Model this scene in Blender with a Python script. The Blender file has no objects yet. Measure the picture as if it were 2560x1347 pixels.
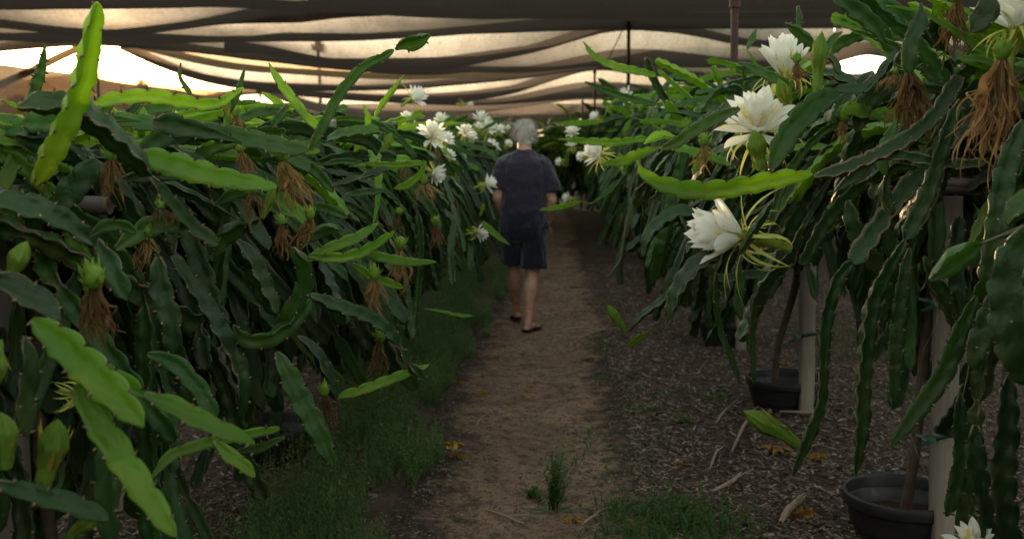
import bpy, bmesh, math, random
import numpy as np
from mathutils import Vector, Matrix, noise
random.seed(7); rng = np.random.default_rng(7)
R = math.radians
SC = bpy.context.scene
COL = SC.collection

# ------------------------------------------------------------------ camera
FPX = 2600.0
cam_d = bpy.data.cameras.new('camera'); cam = bpy.data.objects.new('camera', cam_d); COL.objects.link(cam)
SC.camera = cam
cam_d.sensor_width = 36; cam_d.lens = 36*FPX/2560
CAMZ = 1.5
cam.location = (0, 0, CAMZ)
cam.rotation_euler = (R(90-3.3), 0, R(2.2))
cam_d.shift_y = -0.0600
cam_d.clip_end = 2000; cam_d.clip_start = 0.05
cam_d.dof.use_dof = True; cam_d.dof.focus_distance = 2.9; cam_d.dof.aperture_fstop = 4.5
CM = np.array(cam.rotation_euler.to_matrix())
CP = np.array([0, 0, CAMZ])
def P(px, py, Y):
    """point of the photograph's pixel (2560 wide) at world distance Y along the rows"""
    v = np.array([(px-1280)/FPX, ((673.5-py)+cam_d.shift_y*2560)/FPX, -1.0])
    d = CM @ v
    return CP + d*(Y/d[1])
def proj(p):
    q = CM.T @ (np.asarray(p)-CP)
    return 1280+FPX*q[0]/-q[2], 673.5-(FPX*q[1]/-q[2]-cam_d.shift_y*2560)
def gpt(px, py, z=0.0):
    v = CM @ np.array([(px-1280)/FPX, ((673.5-py)+cam_d.shift_y*2560)/FPX, -1.0])
    return CP + v*((z-CAMZ)/v[2])

# ------------------------------------------------------------------ light
SUN_AZ, SUN_EL = R(-23.3), R(4.3)
SUN_EL0 = R(4.0)
W = bpy.data.worlds.new('World'); SC.world = W; W.use_nodes = True
nt = W.node_tree; bg = nt.nodes['Background']
sky = nt.nodes.new('ShaderNodeTexSky'); sky.sky_type = 'NISHITA'; sky.sun_disc = False
sky.sun_elevation = SUN_EL; sky.sun_rotation = SUN_AZ; sky.dust_density = 0.8; sky.air_density = 1.0
hs = nt.nodes.new('ShaderNodeHueSaturation'); hs.inputs['Saturation'].default_value = .50   # hazy evening air, less saturated than the model's
nt.links.new(sky.outputs[0], hs.inputs['Color']); wt = nt.nodes.new('ShaderNodeVectorMath'); wt.operation = 'MULTIPLY'; nt.links.new(hs.outputs[0], wt.inputs[0]); wt.inputs[1].default_value = (1.04, 1.0, .86)
gm = nt.nodes.new('ShaderNodeNewGeometry'); dp = nt.nodes.new('ShaderNodeVectorMath'); dp.operation = 'DOT_PRODUCT'
nt.links.new(gm.outputs['Incoming'], dp.inputs[0]); dp.inputs[1].default_value = (-math.sin(SUN_AZ)*math.cos(SUN_EL0), -math.cos(SUN_AZ)*math.cos(SUN_EL0), -math.sin(SUN_EL0))
mx = nt.nodes.new('ShaderNodeMath'); mx.operation = 'MAXIMUM'; nt.links.new(dp.outputs['Value'], mx.inputs[0]); mx.inputs[1].default_value = 0
def halo(k, s_, prev):
    pw = nt.nodes.new('ShaderNodeMath'); pw.operation = 'POWER'; nt.links.new(mx.outputs[0], pw.inputs[0]); pw.inputs[1].default_value = k
    sc_ = nt.nodes.new('ShaderNodeVectorMath'); sc_.operation = 'SCALE'; sc_.inputs[0].default_value = s_; nt.links.new(pw.outputs[0], sc_.inputs['Scale'])
    ad = nt.nodes.new('ShaderNodeVectorMath'); ad.operation = 'ADD'; nt.links.new(prev, ad.inputs[0]); nt.links.new(sc_.outputs[0], ad.inputs[1]); return ad.outputs[0]
sk = halo(60, (5, 3.3, 1.9), halo(900, (80, 48, 22), wt.outputs[0]))   # the glow of the low sun in the haze
nt.links.new(sk, bg.inputs['Color']); bg.inputs['Strength'].default_value = 0.15
sun_d = bpy.data.lights.new('sun', 'SUN'); sun_d.energy = 5.0; sun_d.angle = R(0.5); sun_d.color = (1.0, .80, .58)
sun = bpy.data.objects.new('sun', sun_d); COL.objects.link(sun)
sdir = Vector((math.sin(SUN_AZ)*math.cos(SUN_EL), math.cos(SUN_AZ)*math.cos(SUN_EL), math.sin(SUN_EL)))
sun.rotation_euler = sdir.to_track_quat('Z', 'Y').to_euler()
sun.location = (0, 0, 12)
SC.view_settings.view_transform = 'Standard'; SC.view_settings.look = 'None'
SC.view_settings.exposure = 2.9; SC.view_settings.gamma = 1.0
SC.render.engine = 'CYCLES'
SC.cycles.max_bounces = 8; SC.cycles.transparent_max_bounces = 24; SC.cycles.use_denoising = True
SC.cycles.sample_clamp_indirect = 6; SC.cycles.caustics_reflective = False; SC.cycles.caustics_refractive = False

# ------------------------------------------------------------------ helpers
def mat(name, build):
    m = bpy.data.materials.new(name); m.use_nodes = True
    t = m.node_tree; t.nodes.clear()
    out = t.nodes.new('ShaderNodeOutputMaterial')
    sh = build(t)
    t.links.new(sh, out.inputs['Surface'])
    return m
def N(t, typ, **kw):
    n = t.nodes.new(typ)
    for k, v in kw.items():
        if k.startswith('i_'):
            key = k[2:]; key = int(key) if key.isdigit() else key.replace('_', ' ')
            if hasattr(v, 'is_output'): t.links.new(v, n.inputs[key])
            else: n.inputs[key].default_value = v
        else: setattr(n, k, v)
    return n
def c4(c): return (c[0], c[1], c[2], 1)
def mixc(t, f, a, b, mode='MIX'):
    n = t.nodes.new('ShaderNodeMix'); n.data_type = 'RGBA'; n.blend_type = mode
    for s, v in ((0, f), (6, a), (7, b)):
        if hasattr(v, 'is_output'): t.links.new(v, n.inputs[s])
        else: n.inputs[s].default_value = v if s == 0 else c4(v)
    return n.outputs[2]
def ramp(t, fac, stops):
    n = t.nodes.new('ShaderNodeValToRGB'); t.links.new(fac, n.inputs[0])
    e = n.color_ramp.elements
    while len(e) < len(stops): e.new(0.5)
    for i, (p, c) in enumerate(stops):
        e[i].position = p; e[i].color = c4(c) if hasattr(c, '__len__') else (c, c, c, 1)
    return n.outputs[0]
def noi(t, scale, detail=3, coord=None, rough=.5):
    n = N(t, 'ShaderNodeTexNoise', i_Scale=scale, i_Detail=detail, i_Roughness=rough)
    if coord is not None: t.links.new(coord, n.inputs['Vector'])
    return n.outputs[0]
def objco(t): return t.nodes.new('ShaderNodeTexCoord').outputs['Object']
def mth(t, op, a, b=0.0, clamp=False):
    n = t.nodes.new('ShaderNodeMath'); n.operation = op; n.use_clamp = clamp
    for i, v in enumerate((a, b)):
        if hasattr(v, 'is_output'): t.links.new(v, n.inputs[i])
        else: n.inputs[i].default_value = v
    return n.outputs[0]
def bump(t, h, s=.3, d=.01):
    return N(t, 'ShaderNodeBump', i_Strength=s, i_Distance=d, i_Height=h).outputs[0]
def prin(t, col, rough=.6, spec=.3, nrm=None, **kw):
    n = t.nodes.new('ShaderNodeBsdfPrincipled')
    for k, v in (('Base Color', col), ('Roughness', rough), ('Specular IOR Level', spec)):
        if hasattr(v, 'is_output'): t.links.new(v, n.inputs[k])
        else: n.inputs[k].default_value = c4(v) if k == 'Base Color' else v
    if nrm is not None: t.links.new(nrm, n.inputs['Normal'])
    return n.outputs[0]
def mixs(t, f, a, b):
    n = t.nodes.new('ShaderNodeMixShader')
    if hasattr(f, 'is_output'): t.links.new(f, n.inputs[0])
    else: n.inputs[0].default_value = f
    t.links.new(a, n.inputs[1]); t.links.new(b, n.inputs[2])
    return n.outputs[0]

def cactus(name, colA, colB, trans, tf, cork, scar):
    def b(t):
        co = objco(t); oi = t.nodes.new('ShaderNodeObjectInfo')
        at = N(t, 'ShaderNodeAttribute', attribute_name='rib')
        sep = N(t, 'ShaderNodeSeparateColor', i_Color=at.outputs['Color'])
        edge, joint, rnd = sep.outputs
        n1 = noi(t, 9, 3, co); n2 = noi(t, 45, 3, co); n3 = noi(t, 26, 4, co, .65)
        col = mixc(t, ramp(t, n1, [(.3, 0), (.72, 1)]), colA, colB)
        n4 = noi(t, 3.5, 4, co, .6); col = mixc(t, mth(t, 'MULTIPLY', ramp(t, n4, [(.55, 0), (.72, 1)]), .55), col, tuple(x*y for x, y in zip(colB, (2.6, 1.15, .7))))
        hv = N(t, 'ShaderNodeHueSaturation', i_Color=col)
        t.links.new(mth(t, 'ADD', mth(t, 'MULTIPLY', mth(t, 'ADD', oi.outputs['Random'], rnd), .022), .478), hv.inputs['Hue'])
        t.links.new(mth(t, 'ADD', mth(t, 'MULTIPLY', mth(t, 'FRACT', mth(t, 'MULTIPLY', mth(t, 'ADD', oi.outputs['Random'], rnd), 7.3)), .75), .6), hv.inputs['Value'])
        col = hv.outputs[0]
        # corky rim of the ribs, ragged, plus woody joints
        e = mth(t, 'ADD', edge, mth(t, 'MULTIPLY', mth(t, 'SUBTRACT', n3, .5), .7))
        e = mth(t, 'ADD', e, mth(t, 'MULTIPLY', joint, .8))
        cf = mth(t, 'MULTIPLY', ramp(t, mth(t, 'MULTIPLY', e, .8), [(.85, 0), (.92, 1)]), cork)
        ck = mixc(t, n2, (.11, .075, .045), (.30, .245, .17))
        col = mixc(t, cf, col, ck)
        vor = N(t, 'ShaderNodeTexVoronoi', i_Scale=30.0); t.links.new(co, vor.inputs['Vector'])
        sf = mth(t, 'MULTIPLY', ramp(t, vor.outputs['Distance'], [(.04, 1), (.10, 0)]), mth(t, 'MULTIPLY', ramp(t, n1, [(.48, 0), (.56, 1)]), scar))
        col = mixc(t, sf, col, (.42, .38, .28))
        nb = bump(t, mth(t, 'ADD', mth(t, 'ADD', n2, mth(t, 'MULTIPLY', n1, 2.5)), mth(t, 'MULTIPLY', n3, 1.2)), .6, .006)
        p = prin(t, col, ramp(t, n3, [(.3, .42), (.7, .62)]), .4, nb)
        tr = N(t, 'ShaderNodeBsdfTranslucent')
        tc = mixc(t, cf, trans, (.10, .05, .02))
        t.links.new(tc, tr.inputs['Color'])
        return mixs(t, tf, p, tr.outputs[0])
    return mat(name, b)
M = {}
M['old'] = cactus('cactus_old', (.014, .042, .009), (.032, .076, .018), (.10, .22, .03), .25, .75, 1.0)
M['mid'] = cactus('cactus_mid', (.024, .072, .015), (.044, .112, .022), (.22, .38, .03), .34, .75, .6)
M['young'] = cactus('cactus_young', (.075, .175, .014), (.135, .26, .024), (.44, .66, .05), .42, .45, .5)
M['spine'] = mat('spine', lambda t: prin(t, mixc(t, noi(t, 80, 2), (.10, .055, .03), (.30, .22, .14)), .8))
def thin(name, c1, c2, trc, f, sc=30, rough=.6, bs=.2, var=0.):
    def b(t):
        co = objco(t); n = noi(t, sc, 3, co)
        cc = mixc(t, n, c1, c2)
        if var:
            oi = t.nodes.new('ShaderNodeObjectInfo'); hv = N(t, 'ShaderNodeHueSaturation', i_Color=cc); t.links.new(mth(t, 'ADD', mth(t, 'MULTIPLY', oi.outputs['Random'], var), 1-var*.75), hv.inputs['Value'])
            t.links.new(mth(t, 'ADD', mth(t, 'MULTIPLY', mth(t, 'FRACT', mth(t, 'MULTIPLY', oi.outputs['Random'], 9.7)), .03), .485), hv.inputs['Hue']); cc = hv.outputs[0]
        p = prin(t, cc, rough, .25, bump(t, n, bs, .004))
        tr = N(t, 'ShaderNodeBsdfTranslucent', i_Color=c4(trc))
        return mixs(t, f, p, tr.outputs[0])
    return mat(name, b)
M['petal'] = thin('petal', (.80, .80, .74), (.88, .88, .84), (.92, .92, .82), .38, 18)
M['sepal'] = thin('sepal', (.42, .46, .08), (.60, .58, .16), (.70, .72, .15), .35, 25)
M['stamen'] = thin('stamen', (.78, .58, .12), (.90, .74, .26), (.8, .65, .2), .2, 60)
M['tube'] = thin('flower_tube', (.10, .20, .03), (.30, .36, .05), (.4, .5, .05), .2, 30)
M['bud'] = thin('bud', (.07, .17, .02), (.20, .30, .04), (.35, .5, .05), .28, 35)
M['scale'] = thin('scale_tip', (.28, .30, .04), (.50, .34, .06), (.5, .45, .05), .25, 35)
M['wither'] = thin('withered', (.055, .026, .010), (.38, .235, .09), (.35, .19, .06), .22, 22, .8, .5, .95)
M['gold'] = thin('golden_litter', (.22, .10, .02), (.48, .30, .06), (.4, .2, .04), .15, 50, .8, .5, .7)
M['grass'] = thin('weed', (.065, .14, .042), (.15, .25, .08), (.26, .42, .10), .3, 6)
M['grassb'] = thin('grass_bright', (.035, .085, .024), (.07, .145, .035), (.15, .30, .04), .3, 8)
def wood_b(t):
    co = objco(t)
    mp = N(t, 'ShaderNodeMapping'); t.links.new(co, mp.inputs['Vector']); mp.inputs['Scale'].default_value = (40, 40, 2.2)
    g = noi(t, 1.6, 5, mp.outputs[0], .6); g2 = noi(t, 2.5, 3, co)
    c = mixc(t, g, (.19, .155, .13), (.38, .325, .28)); c = mixc(t, ramp(t, g2, [(.45, 0), (.75, .55)]), c, (.14, .11, .09))
    return prin(t, c, .8, .2, bump(t, g, .4, .004))
M['wood'] = mat('weathered_wood', wood_b)
M['pipe'] = mat('grey_pipe', lambda t: prin(t, mixc(t, noi(t, 12, 4, objco(t)), (.11, .09, .08), (.22, .18, .16)), .6, .3, bump(t, noi(t, 60, 3, objco(t)), .2, .002)))
M['steel'] = mat('rusty_steel', lambda t: prin(t, mixc(t, noi(t, 14, 4, objco(t)), (.025, .012, .010), (.06, .025, .018)), .7, .3))
M['pot'] = mat('black_plastic', lambda t: prin(t, mixc(t, noi(t, 7, 5, objco(t)), (.006, .0065, .008), (.022, .020, .019)), ramp(t, noi(t, 20, 3, objco(t)), [(.3, .35), (.7, .65)]), .45, bump(t, noi(t, 90, 2, objco(t)), .15, .002)))
M['soil'] = mat('soil', lambda t: prin(t, mixc(t, noi(t, 30, 5, objco(t)), (.018, .012, .008), (.07, .045, .03)), .95, .1, bump(t, noi(t, 40, 5, objco(t)), .9, .02)))
M['tie'] = mat('green_tie', lambda t: prin(t, mixc(t, noi(t, 20, 2, objco(t)), (.005, .045, .032), (.01, .08, .055)), .35, .5))
M['bark'] = mat('bark', lambda t: prin(t, mixc(t, noi(t, 25, 5, objco(t)), (.05, .035, .025), (.17, .13, .09)), .9, .1, bump(t, noi(t, 35, 4, objco(t)), .8, .01)))
M['stick'] = mat('dry_stick', lambda t: prin(t, mixc(t, noi(t, 30, 4, objco(t)), (.16, .11, .08), (.42, .34, .26)), .85, .15))

# -------- mesh writing
def mk(name, V, F, mats, mi=None, rib=None, smooth=True, parent=None, link=True):
    me = bpy.data.meshes.new(name)
    V = np.asarray(V, dtype=np.float32).reshape(-1, 3)
    if isinstance(F, np.ndarray):
        n, k = F.shape
        me.vertices.add(len(V)); me.vertices.foreach_set('co', V.ravel())
        me.loops.add(n*k); me.loops.foreach_set('vertex_index', F.astype(np.int32).ravel())
        me.polygons.add(n); me.polygons.foreach_set('loop_start', np.arange(0, n*k, k, dtype=np.int32))
    else:
        me.from_pydata([tuple(v) for v in V.tolist()], [], F)
    for m in (mats if isinstance(mats, (list, tuple)) else [mats]): me.materials.append(M[m] if isinstance(m, str) else m)
    if mi is not None: me.polygons.foreach_set('material_index', np.asarray(mi, dtype=np.int32))
    if rib is not None:
        a = me.color_attributes.new('rib', 'FLOAT_COLOR', 'POINT')
        a.data.foreach_set('color', np.asarray(rib, dtype=np.float32).ravel())
    me.update(calc_edges=True); me.validate(clean_customdata=False)
    if smooth: me.polygons.foreach_set('use_smooth', np.ones(len(me.polygons), dtype=bool))
    if not link: return me
    o = bpy.data.objects.new(name, me); COL.objects.link(o)
    if parent is not None: o.parent = parent
    return o
def tag(o, label=None, cat=None, group=None, kind=None):
    if label: o['label'] = label
    if cat: o['category'] = cat
    if group: o['group'] = group
    if kind: o['kind'] = kind
    return o
def empty(name, loc, label, cat, group=None):
    o = bpy.data.objects.new(name, None); COL.objects.link(o); o.location = loc; o.empty_display_size = .1
    return tag(o, label, cat, group)
def sub(o, p):
    """parent a mesh written in world coordinates under an empty or object that only has a location"""
    o.parent = p
    l = Vector((0, 0, 0)); q = p
    while q is not None: l += q.location; q = q.parent
    o.location = o.location-l
    return o
class Buf:
    """collects quads of many shapes for ONE mesh"""
    def __init__(s): s.V = []; s.F = []; s.m = []; s.r = []; s.n = 0
    def add(s, V, F, m=0, rib=None):
        V = np.asarray(V, float).reshape(-1, 3); F = np.asarray(F)
        s.V.append(V); s.F.append(F+s.n); s.m.append(np.full(len(F), m) if np.isscalar(m) else np.asarray(m))
        s.r.append(np.zeros((len(V), 4)) if rib is None else rib); s.n += len(V)
    def build(s, name, mats, parent=None, smooth=True, recenter=True, link=True):
        V = np.concatenate(s.V); F = np.concatenate(s.F)
        c = (V.min(0)+V.max(0))/2 if recenter else np.zeros(3)
        o = mk(name, V-c, F, mats, np.concatenate(s.m), np.concatenate(s.r), smooth, link=link)
        if link:
            o.location = c
            if parent is not None: sub(o, parent)
        return o
def grid_faces(nu, nv, wrap=False):
    a = []
    for i in range(nu-1):
        for j in range(nv if wrap else nv-1):
            j2 = (j+1) % nv
            a.append((i*nv+j, i*nv+j2, (i+1)*nv+j2, (i+1)*nv+j))
    return np.array(a)
_gf = {}
def gfc(nu, nv, wrap=False):
    k = (nu, nv, wrap)
    if k not in _gf: _gf[k] = grid_faces(nu, nv, wrap)
    return _gf[k]
def crom(pts, step):
    pts = np.asarray(pts, float)
    if len(pts) == 2: pts = np.array([pts[0], (pts[0]+pts[1])/2, pts[1]])
    Q = np.vstack([2*pts[0]-pts[1], pts, 2*pts[-1]-pts[-2]])
    out = []
    for i in range(1, len(Q)-2):
        p0, p1, p2, p3 = Q[i-1:i+3]
        n = max(4, int(np.linalg.norm((p2-p1)[:3])/step*2))
        t = np.linspace(0, 1, n, endpoint=False)[:, None]
        out.append(.5*((2*p1)+(-p0+p2)*t+(2*p0-5*p1+4*p2-p3)*t**2+(-p0+3*p1-3*p2+p3)*t**3))
    out.append(pts[-1:]); D = np.concatenate(out)
    s = np.r_[0, np.cumsum(np.linalg.norm(np.diff(D[:, :3], axis=0), axis=1))]
    n = max(4, int(s[-1]/step)+1); u = np.linspace(0, s[-1], n)
    return np.stack([np.interp(u, s, D[:, k]) for k in range(D.shape[1])], 1), u
def frames(Pt, n0):
    T = np.gradient(Pt, axis=0); T /= np.linalg.norm(T, axis=1)[:, None]+1e-9
    Nn = np.empty_like(T); n = np.asarray(n0, float)
    for i in range(len(T)):
        n = n-T[i]*(n@T[i]); l = np.linalg.norm(n)
        if l < 1e-6: n = np.cross(T[i], [1, .2, .1]); l = np.linalg.norm(n)
        n = n/l; Nn[i] = n
    return T, Nn, np.cross(T, Nn)
def tube(buf, pts, rad, m=0, k=7, step=.03, rib=None):
    Q = np.hstack([np.asarray(pts, float), np.asarray(rad, float).reshape(-1, 1)]) if not np.isscalar(rad) else np.hstack([np.asarray(pts, float), np.full((len(pts), 1), rad)])
    D, u = crom(Q, step); Pt = D[:, :3]; r = D[:, 3]
    T, A, B = frames(Pt, [0.3, .9, .2])
    a = np.linspace(0, 2*np.pi, k, endpoint=False)
    V = Pt[:, None]+r[:, None, None]*(np.cos(a)[None, :, None]*A[:, None]+np.sin(a)[None, :, None]*B[:, None])
    buf.add(V, gfc(len(Pt), k, True), m)
def box(buf, lo, hi, m=0):
    x0, y0, z0 = lo; x1, y1, z1 = hi
    buf.add([(x0, y0, z0), (x1, y0, z0), (x1, y1, z0), (x0, y1, z0), (x0, y0, z1), (x1, y0, z1), (x1, y1, z1), (x0, y1, z1)],
            [(0, 3, 2, 1), (4, 5, 6, 7), (0, 1, 5, 4), (1, 2, 6, 5), (2, 3, 7, 6), (3, 0, 4, 7)], m)
def bevel_box(name, lo, hi, m, parent, bev=.004):
    b = Buf(); box(b, lo, hi); o = b.build(name, [m], parent, smooth=False)
    md = o.modifiers.new('bevel', 'BEVEL'); md.width = bev; md.segments = 2
    return o

# -------- the cactus stem: three winged ribs with scalloped edges
def stem_into(buf, pts, width, n0=None, roll=0.0, lobe=.055, hi=True, m=0, taper=False, joints=(), spine_m=None, scal=.27, cork=0.0, twist=0.0):
    """pts Nx3 (or Nx4 with a width scale); width = full visible width in metres"""
    pts = np.asarray(pts, float)
    if pts.shape[1] == 3: pts = np.hstack([pts, np.ones((len(pts), 1))])
    step = lobe/9 if hi else lobe/3
    D, u = crom(pts, step); Pt = D[:, :3]; L = u[-1]; n = len(u)
    r0 = width/1.73
    w = r0*D[:, 3]
    tip = np.clip((L-u)/(.030 if not taper else min(.35, L*.7)), 0, 1)
    w = w*(np.sqrt(np.clip(tip*(2-tip), 0, 1)) if not taper else tip**.8)
    w = w*(.35+.65*np.clip(u/.045, 0, 1)**.6)
    jt = np.clip(1-u/.03, 0, 1)*.7
    for j in joints:
        dj = (u-j*L)/.022; g = np.exp(-dj*dj); w = w*(1-.62*g); jt = np.maximum(jt, g*.8)
    w = np.maximum(w, .0025)
    T, A, B = frames(Pt, n0 if n0 is not None else rng.normal(size=3))
    ph = rng.random(3); rj = rng.normal(0, .10, 3)
    prof = []
    rings = np.empty((n, 15, 3)); rib = np.zeros((n, 15, 4)); rv = rng.random()
    tw = roll+twist*u+.10*np.sin(u*9+rng.random()*6)
    ftip = .050 if hi else .06
    for q in range(3):
        a0 = q*2.0944+rj[q]
        t = (u/lobe+ph[q]) % 1.0
        sc = 1-scal*(1-(1-np.exp(-t*11))*(1-.75*t**1.6))*(1 if hi else .8)
        r = w*sc
        wav = .26*np.sin(2*np.pi*(u/lobe+ph[q])/1.0+1)+.16*np.sin(u*23+q*2+ph[0]*6)
        def pt(rad, ang, off):
            aa = a0+ang+tw
            d = np.cos(aa)[:, None]*A+np.sin(aa)[:, None]*B
            pdir = -np.sin(aa)[:, None]*A+np.cos(aa)[:, None]*B
            return Pt+d*rad[:, None]+pdir*np.broadcast_to(off, (n,))[:, None]
        o = wav*w*.5
        rings[:, q*5+0] = pt(w*.13+.001, -1.0472, 0)
        rings[:, q*5+1] = pt(r*.52, 0, -w*.060-.0013+o*.35)
        rings[:, q*5+2] = pt(r, 0, -w*ftip*.5-.0010+o)
        rings[:, q*5+3] = pt(r, 0, w*ftip*.5+.0010+o)
        rings[:, q*5+4] = pt(r*.52, 0, w*.060+.0013+o*.35)
        rib[:, q*5+2, 0] = rib[:, q*5+3, 0] = 1.0
        rib[:, q*5+1, 0] = rib[:, q*5+4, 0] = .45
        if spine_m is not None:
            ks = np.where((np.diff(np.floor(u/lobe+ph[q])) > 0))[0]
            for k in ks:
                if w[k] < .008: continue
                c = (rings[k, q*5+2]+rings[k, q*5+3])/2
                aa = a0+tw[k]; d = np.cos(aa)*A[k]+np.sin(aa)*B[k]; s = .0052
                e1 = T[k]*s*.8; e2 = np.cross(d, T[k])*s*.7; tipp = c+d*s*(1.0+rng.random()*1.2)+T[k]*s*rng.normal(0, .6)
                base = c-d*s*.9
                buf.add([base, c+e1, c+e2, c-e1, c-e2, tipp], np.array([(0, 1, 5, 2), (0, 2, 5, 3), (0, 3, 5, 4), (0, 4, 5, 1)]), spine_m)
    rib[:, :, 1] = jt[:, None]; rib[:, :, 2] = rv; rib[:, :, 3] = 1
    if cork: rib[:, :, 0] += cork*(.5+.5*np.sin(u*11+rv*9))[:, None]*(rib[:, :, 0] > .3)
    buf.add(rings, gfc(n, 15, True), m, rib.reshape(-1, 4))

def stem_obj(pts, width, kind, parent, **kw):
    b = Buf(); stem_into(b, pts, width, spine_m=1, cork={'old': .12, 'mid': .03, 'young': 0}[kind], **kw)
    return b.build('stem', [kind, 'spine'], parent)

# -------- ribbons (petals, sepals, scales)
def ribbon(buf, base, d0, n, L, prof, bend, m=0, nu=9, nv=4, cup=.25, roll=0.0, thick=0.0):
    """base point, start direction d0, surface normal n; bend(t)-> angle turned away from n (radians per unit)"""
    d = np.asarray(d0, float); d /= np.linalg.norm(d); n = np.asarray(n, float); n -= d*(n@d); n /= np.linalg.norm(n)+1e-9
    s = np.cross(d, n); p = np.asarray(base, float).copy(); V = []
    for i in range(nu):
        t = i/(nu-1); wv = prof(t)*.5
        for j in range(nv):
            f = j/(nv-1)*2-1
            V.append(p+s*wv*f+n*cup*wv*(f*f))
        a = bend(t)/(nu-1)
        d, n = d*math.cos(a)-n*math.sin(a), n*math.cos(a)+d*math.sin(a)
        if roll:
            ar = roll/(nu-1); s, n = s*math.cos(ar)+n*math.sin(ar), n*math.cos(ar)-s*math.sin(ar)
        p = p+d*L/(nu-1)
    buf.add(V, gfc(nu, nv), m)
def ring_dirs(ax, a, k):
    """direction at azimuth a and angle k from the axis"""
    ax = np.asarray(ax, float)/np.linalg.norm(ax)
    u = np.cross(ax, [0, 0, 1] if abs(ax[2]) < .9 else [1, 0, 0]); u /= np.linalg.norm(u); v = np.cross(ax, u)
    rad = u*math.cos(a)+v*math.sin(a)
    return ax*math.cos(k)+rad*math.sin(k), rad, ax
def flower(c, ax, S, parent, detail=2, opening=.5, sag=1.0):
    """c: mouth centre of the flower, ax: where it faces, S: petal length"""
    c = np.asarray(c, float); ax = np.asarray(ax, float); ax /= np.linalg.norm(ax)
    bp, bs, bt, bm = Buf(), Buf(), Buf(), Buf()
    pp = lambda t: S*.36*(math.sin(math.pi*min(1, (t*.94+.06))**1.5)**.9)+.0008
    n1 = {2: 9, 1: 7, 0: 6}[detail]
    for w_, (cnt, op, L) in enumerate(((n1, .30*opening+.18, .92), (n1+2, .62*opening+.28, 1.0), (n1, .95*opening+.42, 1.02))):
        for i in range(cnt):
            a = 2*math.pi*(i+rng.random()*.5+w_*.5)/cnt
            d, rad, _ = ring_dirs(ax, a, op*1.5+rng.normal(0, .06)); n = -rad*math.cos(op)+ax*.3
            ribbon(bp, c+rad*S*.09-ax*S*.06*w_, d, n, S*L*(.92+.16*rng.random()), pp, lambda t: (-.95+1.25*t)*(1 if w_ < 2 else .8), 0, 9 if detail > 1 else 5, 5 if detail > 1 else 3, .5, rng.normal(0, .15))
    ps = lambda t: S*.075*(1-t**3)*(.55+.45*math.sin(math.pi*min(1, t+.1)))+.0008
    ns = {2: 20, 1: 12, 0: 8}[detail]
    for i in range(ns):
        a = 2*math.pi*(i+rng.random()*.7)/ns
        k = .7+1.0*rng.random(); d, rad, _ = ring_dirs(ax, a, k)
        back = .6+rng.random()*2.4
        ribbon(bs, c-ax*S*(.10+.25*rng.random())+rad*S*.10, d, ax*math.sin(k)-rad*math.cos(k)*.2, S*(.75+.75*rng.random()), ps, lambda t: back*sag, 0, 9 if detail > 1 else 5, 2, .2, rng.normal(0, .5))
    # tube with scales
    e = c-ax*S*1.15
    tube(bt, [c-ax*S*.0, c-ax*S*.25, c-ax*S*.7, e], [S*.13, S*.12, S*.075, S*.11], 0, 9, S*.12)
    if detail > 0:
        for i in range(26 if detail > 1 else 12):
            t = rng.random(); a = rng.random()*6.28; d, rad, _ = ring_dirs(ax, a, .35+.3*rng.random())
            ribbon(bt, e+ax*S*1.0*t+rad*S*.085, d, rad, S*(.18+.28*t), lambda q: S*.10*(1-q)+.0008, lambda q: .2-.9*q, 1 if t > .3 else 0, 5, 2)
    # stamens
    for i in range({2: 90, 1: 36, 0: 10}[detail]):
        a = rng.random()*6.28; k = .12+.5*rng.random(); d, rad, _ = ring_dirs(ax, a, k)
        l = S*(.46+.2*rng.random()); q = c+rad*S*.06+d*l
        wd = S*.026 if detail > 0 else S*.05
        ribbon(bm, c+rad*S*.06, d, rad, l, lambda t: wd*(.5 if t < .85 else 1.8), lambda t: -.4, 0, 4, 2)
    o = bt.build('flower', ['tube', 'scale'], parent)
    for b_, nm, mt in ((bp, 'corolla', 'petal'), (bs, 'sepal_ring', 'sepal'), (bm, 'stamen_ring', 'stamen')):
        q = b_.build(nm, [mt]); q.parent = o
        q.location = Vector(q.location)-Vector(((np.concatenate(bt.V).min(0)+np.concatenate(bt.V).max(0))/2).tolist())
    return o
def bud(base, ax, L, parent, fat=.16):
    base = np.asarray(base, float); ax = np.asarray(ax, float); ax /= np.linalg.norm(ax)
    b = Buf(); u = np.linspace(0, 1, 16); k = 24
    r = L*fat*np.interp(u, [0, .12, .3, .62, .85, 1], [.45, .62, .55, 1.0, .55, .03])
    d0, r0, _ = ring_dirs(ax, 0, 1.57); r1 = np.cross(ax, r0); V = []
    bendv = r0*L*.06
    for i, t in enumerate(u):
        for j in range(k):
            a = 2*math.pi*j/k+t*.6; rr = r[i]*(1+.20*math.cos(a*8)*min(1, t*2.5))
            V.append(base+ax*L*t+bendv*math.sin(t*3)+(r0*math.cos(a)+r1*math.sin(a))*rr)
    b.add(V, gfc(16, k, True), 0)
    for i in range(30):
        t = .02+.5*rng.random()**1.3; a = rng.random()*6.28; d, rad, _ = ring_dirs(ax, a, .15+.35*rng.random())
        rr = np.interp(t, u, r)
        ribbon(b, base+ax*L*t+rad*rr*.9+bendv*math.sin(t*3), d, rad, L*(.12+.5*t), lambda q: L*.07*(1-q**1.5)+.0006, lambda q: .5-.9*rng.random(), int(t > .22 and rng.random() < .8), 6, 3, .3)
    return b.build('flower_bud', ['bud', 'scale'], parent)
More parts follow.
